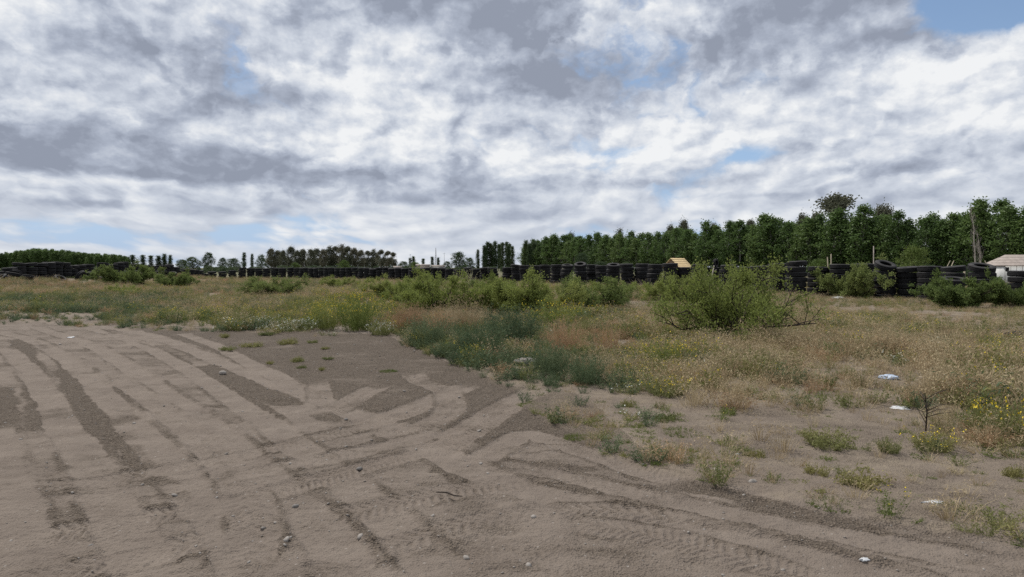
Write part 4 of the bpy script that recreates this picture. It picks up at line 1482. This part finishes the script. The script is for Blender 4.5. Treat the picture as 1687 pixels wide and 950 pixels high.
# timber hut: ridge runs along local x
d = 70.0
e = empty('timber_hut', (X_at(1116, d), d, 0), R(33), 'small hut with pale new plank roof peeking over the tyres', 'hut')
RZ, EZ, RUN, LEN = Z_at(425.5, d), Z_at(440, d) - .05, 1.15, 1.9
slope = math.atan2(RZ - EZ, RUN)
sl_len = math.hypot(RZ - EZ, RUN)
for side in (-1, 1):
    for k in range(5):
        f = (k + .5) / 5
        g = Geo()
        g.box((0, 0, 0), (LEN, sl_len / 5 * 1.06, .03), rotx(slope * -side) @ rotx(.05 * -side))
        o = part('roof_plank', g, [m_board], e)
        o.location = (0, side * RUN * f, RZ - (RZ - EZ) * f + .01)
for sx in (-1, 1):
    g = Geo()
    x0 = sx * (LEN / 2 - .12)
    g.add([(x0 - .02, -RUN * .92, EZ - .02), (x0 - .02, RUN * .92, EZ - .02), (x0 - .02, 0, RZ - .08), (x0 + .02, -RUN * .92, EZ - .02), (x0 + .02, RUN * .92, EZ - .02), (x0 + .02, 0, RZ - .08)],
          [np.array([(0, 2, 1), (3, 4, 5)]), np.array([(0, 1, 4, 3), (1, 2, 5, 4), (2, 0, 3, 5)])])
    part('gable', g, [m_boardd], e)
    for sy in (-1, 1):
        g = Geo()
        g.box((sx * (LEN / 2 - .12), sy * RUN * .85, EZ / 2 - .03), (.1, .1, EZ))
        part('post', g, [m_boardd], e)
g = Geo()
g.box((0, 0, EZ / 2 - .05), (LEN - .4, RUN * 1.5, EZ - .12))
part('wall', g, [m_boardd], e)

# white hut with a stepped brown roof at the right edge
d = 58.0
e = empty('white_hut', (X_at(1653, d) + 2.1, d + 1.4, 0), R(-4), 'white hut with stepped brown sheet roof at the right edge', 'hut')
WZ, TZ = Z_at(437, d), Z_at(418.5, d)
g = Geo()
g.box((0, 0, WZ / 2), (4.0, 2.8, WZ))
wl = part('wall', g, [m_white], e)
for k in range(9):
    g = Geo()
    g.box((-1.8 + k * .45, -1.412, WZ / 2), (.02, .012, WZ * .98))
    part('panel_joint', g, [m_tind], wl)
g = Geo()
g.box((-1.62, -1.415, WZ - .32), (.26, .02, .34))
part('window', g, [m_dark], wl)
for k in range(4):
    z0, z1 = WZ + (TZ - WZ) * k / 4, WZ + (TZ - WZ) * (k + 1) / 4
    i0, i1 = .12 - k * .33, .12 - (k + 1) * .33 + .05
    g = Geo()
    lo = [(sx * (2.0 + i0), sy * (1.4 + i0), z0) for sx, sy in ((-1, -1), (1, -1), (1, 1), (-1, 1))]
    hi = [(sx * (2.0 + i1), sy * (1.4 + i1), z1 - .02) for sx, sy in ((-1, -1), (1, -1), (1, 1), (-1, 1))]
    lo2 = [(x, y, z - .045) for x, y, z in lo]
    g.add(lo + hi, np.array([(0, 1, 5, 4), (1, 2, 6, 5), (2, 3, 7, 6), (3, 0, 4, 7), (4, 5, 6, 7)]))
    rf = part('roof_sheet', g, [m_tin], e)
    g = Geo()
    g.add(lo2 + lo, np.array([(0, 1, 5, 4), (1, 2, 6, 5), (2, 3, 7, 6), (3, 0, 4, 7), (0, 3, 2, 1)]))
    part('roof_edge', g, [m_tind], rf)

# low far sheds and masts behind the middle of the wall
for px, wpx, tp, d, lb, mt_ in [(697, 22, 435, 210, 'low grey shed roof beyond the middle of the wall', m_tin), (722, 20, 436.5, 215, 'low pale shed right of the grey one, below the mast', m_white), (655, 12, 438, 215, 'small white shed beyond the wall, right of the gum wood', m_white)]:
    W_ = wpx / FPX * d
    zt = Z_at(tp, d)
    e = empty('far_shed', (X_at(px, d), d, 0), R(8), lb, 'shed', 'sheds beyond the tyre wall')
    g = Geo()
    g.box((0, 0, (zt - .45) / 2), (W_, 3, zt - .45))
    part('wall', g, [mt_], e)
    g = Geo()
    a = [(-W_ / 2 - .2, -1.7, zt - .46), (W_ / 2 + .2, -1.7, zt - .46), (W_ / 2 + .2, 1.7, zt - .46), (-W_ / 2 - .2, 1.7, zt - .46), (-W_ / 2 - .2, 0, zt), (W_ / 2 + .2, 0, zt)]
    g.add(a, [np.array([(0, 1, 5, 4), (2, 3, 4, 5), (0, 3, 2, 1)]), np.array([(1, 2, 5), (3, 0, 4)])])
    part('roof', g, [m_tin], e)
m_steel = plain('grey_steel', (.30, .31, .33), .5, .1, 2, .4)
d = 400.0
x, h = X_at(718, d), Z_at(408, d)
e = empty('lattice_mast', (x, d, 0), 0, 'thin steel lattice mast on the skyline', 'mast')
g, gb = Geo(), Geo()
C3 = [(math.cos(a), math.sin(a)) for a in (.3, 2.4, 4.5)]
for cx, cy in C3:
    g = Geo()
    g.tube([(cx * 1.0, cy * 1.0, 0), (cx * .1, cy * .1, h)], [.10, .06], 4)
    part('leg', g, [m_steel], e)
for k in range(11):
    z0, z1 = h * k / 11, h * (k + 1) / 11
    r0, r1 = 1 - .9 * z0 / h, 1 - .9 * z1 / h
    for q in range(3):
        a, b = C3[q], C3[(q + 1) % 3]
        gb.tube([(a[0] * r0, a[1] * r0, z0), (b[0] * r1, b[1] * r1, z1)], [.05, .05], 3)
part('bracing', gb, [m_steel], e)
for px, tp, lb in [(676, 418, 'thin pole on the skyline right of the gum wood'), (732, 416, 'thin pole right of the lattice mast'), (784, 414, 'thin pole left of the slender poplar clump')]:
    x, h = X_at(px, 380), Z_at(tp, 380)
    e = empty('far_pole', (x, 380, 0), 0, lb, 'pole', 'poles on the skyline')
    g = Geo()
    g.tube([(0, 0, 0), (0, 0, h * .6), (0, 0, h)], [.12, .10, .07], 6)
    part('shaft', g, [m_steel], e)
    g = Geo()
    g.box((0, 0, h - .5), (1.2, .1, .1))
    part('crossbar', g, [m_steel], e)

# ------------------------------------------------------------------ stakes and sticks at the wall
m_stake = plain('weathered_stake', (.30, .26, .19), .9, .25, 5)
for px0, py0, px1, py1, d, r_, lb in [
    (1560, 441, 1567, 429, 35.5, .022, 'left of two thin pale sticks leaning behind the slanting tyre'), (1567, 441, 1573, 429, 35.6, .025, 'right of two thin pale sticks leaning behind the slanting tyre'),
    (1619, 437, 1616, 430, 34.5, .02, 'short stick leaning behind the wide tipped tyre'), (1629, 438, 1624, 429, 34.6, .024, 'pale stick leaning right behind the wide tipped tyre'),
    (1172, 458, 1177, 437, 45.5, .045, 'grey forked stick leaning against a stack'), (1365, 455, 1364, 423, 39.2, .035, 'pale wooden stake between two stacks, left of a pair'),
    (1369, 455, 1370, 418, 38.9, .035, 'pale wooden stake between two stacks, right of a pair'), (1476, 462, 1478, 446, 36.6, .06, 'yellowish wooden post right of the tilted tyre'),
    (1590, 462, 1591, 447, 34.0, .05, 'yellowish wooden post right of the slanting tyre'), (1439, 455, 1440, 405, 39.0, .03, 'tall thin grey stake left of the tilted tyre'), (1640, 458, 1641, 446, 33.5, .05, 'stub of a wooden post right of the wide tipped tyre')]:
    x0, x1, z1 = X_at(px0, d), X_at(px1, d), Z_at(py1, d)
    z0 = Z_at(py0, d)
    # carry the stick down to the ground along its own lean
    k = (z0 - ground_z(x0, d)) / max(z1 - z0, .05)
    k = min(k, 6)
    xb = x0 - (x1 - x0) * k
    g = Geo()
    P0, P1 = np.array([xb, d, ground_z(xb, d) - .1]), np.array([x1, d + .1, z1])
    g.tube([P0, (P0 + P1) / 2 + [.02, 0, 0], P1], [r_ * 1.1, r_, r_ * .8], 7)
    if 'forked' in lb:
        md = P0 * .25 + P1 * .75
        g.tube([md, md + [.25, 0, .2]], [r_ * .8, r_ * .4], 6)
    o = link('wooden_stake', g.mesh('wooden_stake', [m_palewood if 'grey' in lb else m_stake]))
    tag(o, lb, 'stake', 'stakes and sticks along the tyre wall')


# ------------------------------------------------------------------ litter and stones
def crumple(name, px, py, w_px, h_px, mat, label, cat, seed, group=None, lumpy=.35):
    r_ = np.random.default_rng(seed)
    x, y = G(px, py)
    W_, H_ = w_px / FPX * y / 2, h_px / FPX * y
    nu, nv = 14, 8
    V = []
    for i in range(nv + 1):
        for j in range(nu):
            th, ph_ = math.pi * i / nv, 2 * math.pi * j / nu
            k = 1 + lumpy * r_.normal()
            V.append((W_ * k * math.sin(th) * math.cos(ph_), W_ * .7 * k * math.sin(th) * math.sin(ph_), H_ * .5 * (1 + math.cos(th) * (1 + lumpy * .5 * r_.normal()))))
    i, j = np.arange(nv)[:, None] * nu, np.arange(nu)[None]
    F = np.stack([i + j, i + (j + 1) % nu, i + nu + (j + 1) % nu, i + nu + j], -1).reshape(-1, 4)[:, ::-1]
    gz = land(np.array([x]), np.array([y]))[0] + ground_detail(np.array([x]), np.array([y]))[0][0]
    o = link(name, make_mesh(name, np.array(V), F, [mat]), loc=(x, y, gz - .01), rot=(0, 0, r_.uniform(0, 6.28)))
    return tag(o, label, cat, group)


m_plast = plain('white_plastic', (.52, .53, .54), .45, .12, 8, .5)
m_blueb = plain('blue_plastic', (.16, .33, .55), .45, .2, 8, .5)
m_paleb = plain('pale_blue_plastic', (.42, .50, .62), .45, .2, 8, .5)
m_conc = plain('pale_concrete', (.21, .195, .18), .95, .2, 6, .2, .4)
m_cloth = plain('black_cloth', (.018, .018, .02), .9, .4, 6)
m_red = plain('salmon_plastic', (.55, .20, .14), .6, .2, 6)
crumple('plastic_scrap', 1540, 832, 26, 9, m_plast, 'white plastic scrap at the edge of the grass mat', 'litter', 1, 'litter in the field')
crumple('plastic_scrap', 1423, 922, 15, 5, m_plast, 'small white scrap on the bare track', 'litter', 2, 'litter in the field')
crumple('plastic_bag', 1466, 627, 30, 11, m_paleb, 'pale blue plastic bag in the dry grass', 'litter', 3, 'litter in the field')
crumple('plastic_bag', 1612, 607, 34, 13, m_plast, 'white crumpled bag in the grass toward the right edge', 'litter', 4, 'litter in the field')
crumple('plastic_bag', 1482, 675, 32, 7, m_plast, 'white and grey flattened bag below the dry grass', 'litter', 5, 'litter in the field')
crumple('plastic_bag', 1304, 486, 22, 14, m_blueb, 'blue bag lying at the foot of the tallest stack', 'litter', 6, 'litter in the field')
crumple('plastic_bag', 1312, 488, 14, 16, m_plast, 'white sack leaning on the blue bag', 'litter', 7, 'litter in the field')
crumple('plastic_bag', 1382, 496, 28, 6, m_plast, 'whitish sack on the short grass before the dark bush', 'litter', 8, 'litter in the field')
crumple('plastic_scrap', 1583, 742, 14, 4, m_plast, 'white scrap on the soil below the big daisy plant', 'litter', 9, 'litter in the field')
crumple('plastic_scrap', 1215, 750, 12, 6, m_plast, 'white stone sized scrap beside the small dark weed', 'litter', 10, 'litter in the field')
crumple('plastic_scrap', 1510, 637, 10, 5, m_plast, 'tiny white scrap right of the pale blue bag', 'litter', 11, 'litter in the field')
crumple('plastic_scrap', 1110, 655, 8, 4, m_plast, 'tiny white scrap among the yellow flowers', 'litter', 12, 'litter in the field')
crumple('plastic_scrap', 120, 553, 16, 2, m_plast, 'white strip lying on the far left of the lot', 'litter', 13, 'litter in the field')
crumple('concrete_lump', 868, 602, 50, 15, m_conc, 'pale concrete lump half hidden by the blue green weeds', 'rock', 20, None, .14)
crumple('black_garment', 1674, 560, 36, 16, m_cloth, 'black bundle of cloth lying in the grass at the right edge', 'cloth', 21, None, .25)
crumple('plastic_scrap', 1668, 562, 26, 6, m_red, 'salmon coloured scrap sticking out before the black bundle', 'litter', 22, 'litter in the field')
for q, (px, py, wpx, lb) in enumerate([(768, 919, 14, 'grey stone on the track near the bottom edge'), (592, 771, 12, 'pale stone on the dust by the tyre marks'), (792, 762, 9, 'grey stone where the tracks part'), (367, 616, 14, 'flat grey stone in the dark grit strip'),
                                       (150, 900, 9, 'pale stone near the bottom left'), (487, 830, 12, 'whitish stone in the middle of the tread marks'), (570, 694, 8, 'small pale stone on the main wheel track'), (1180, 777, 14, 'grey stone beside the grass mat'),
                                       (1240, 795, 18, 'larger half sunk stone at the edge of the track'), (1060, 766, 10, 'pale stone where the grass mat begins'), (221, 695, 8, 'small orange brown stone on the left tracks'), (1290, 935, 9, 'stone at the lower right of the track')]):
    crumple('stone', px, py, wpx, wpx * .55, m_conc if 'pale' in lb or 'whitish' in lb else m_stone, lb, 'stone', 40 + q, 'stones lying on the dirt', .10)
g = Geo()
g.tube([(-.10, 0, .008), (-.02, .015, .013), (.06, -.01, .010), (.11, .015, .006)], [.004, .006, .005, .003], 6)
x, y = G(738, 818)
o = link('broken_stick', g.mesh('broken_stick', [m_twig]), loc=(x, y, .01), rot=(0, 0, -.5))
tag(o, 'short dark stick lying on the dust below the main track', 'stick')
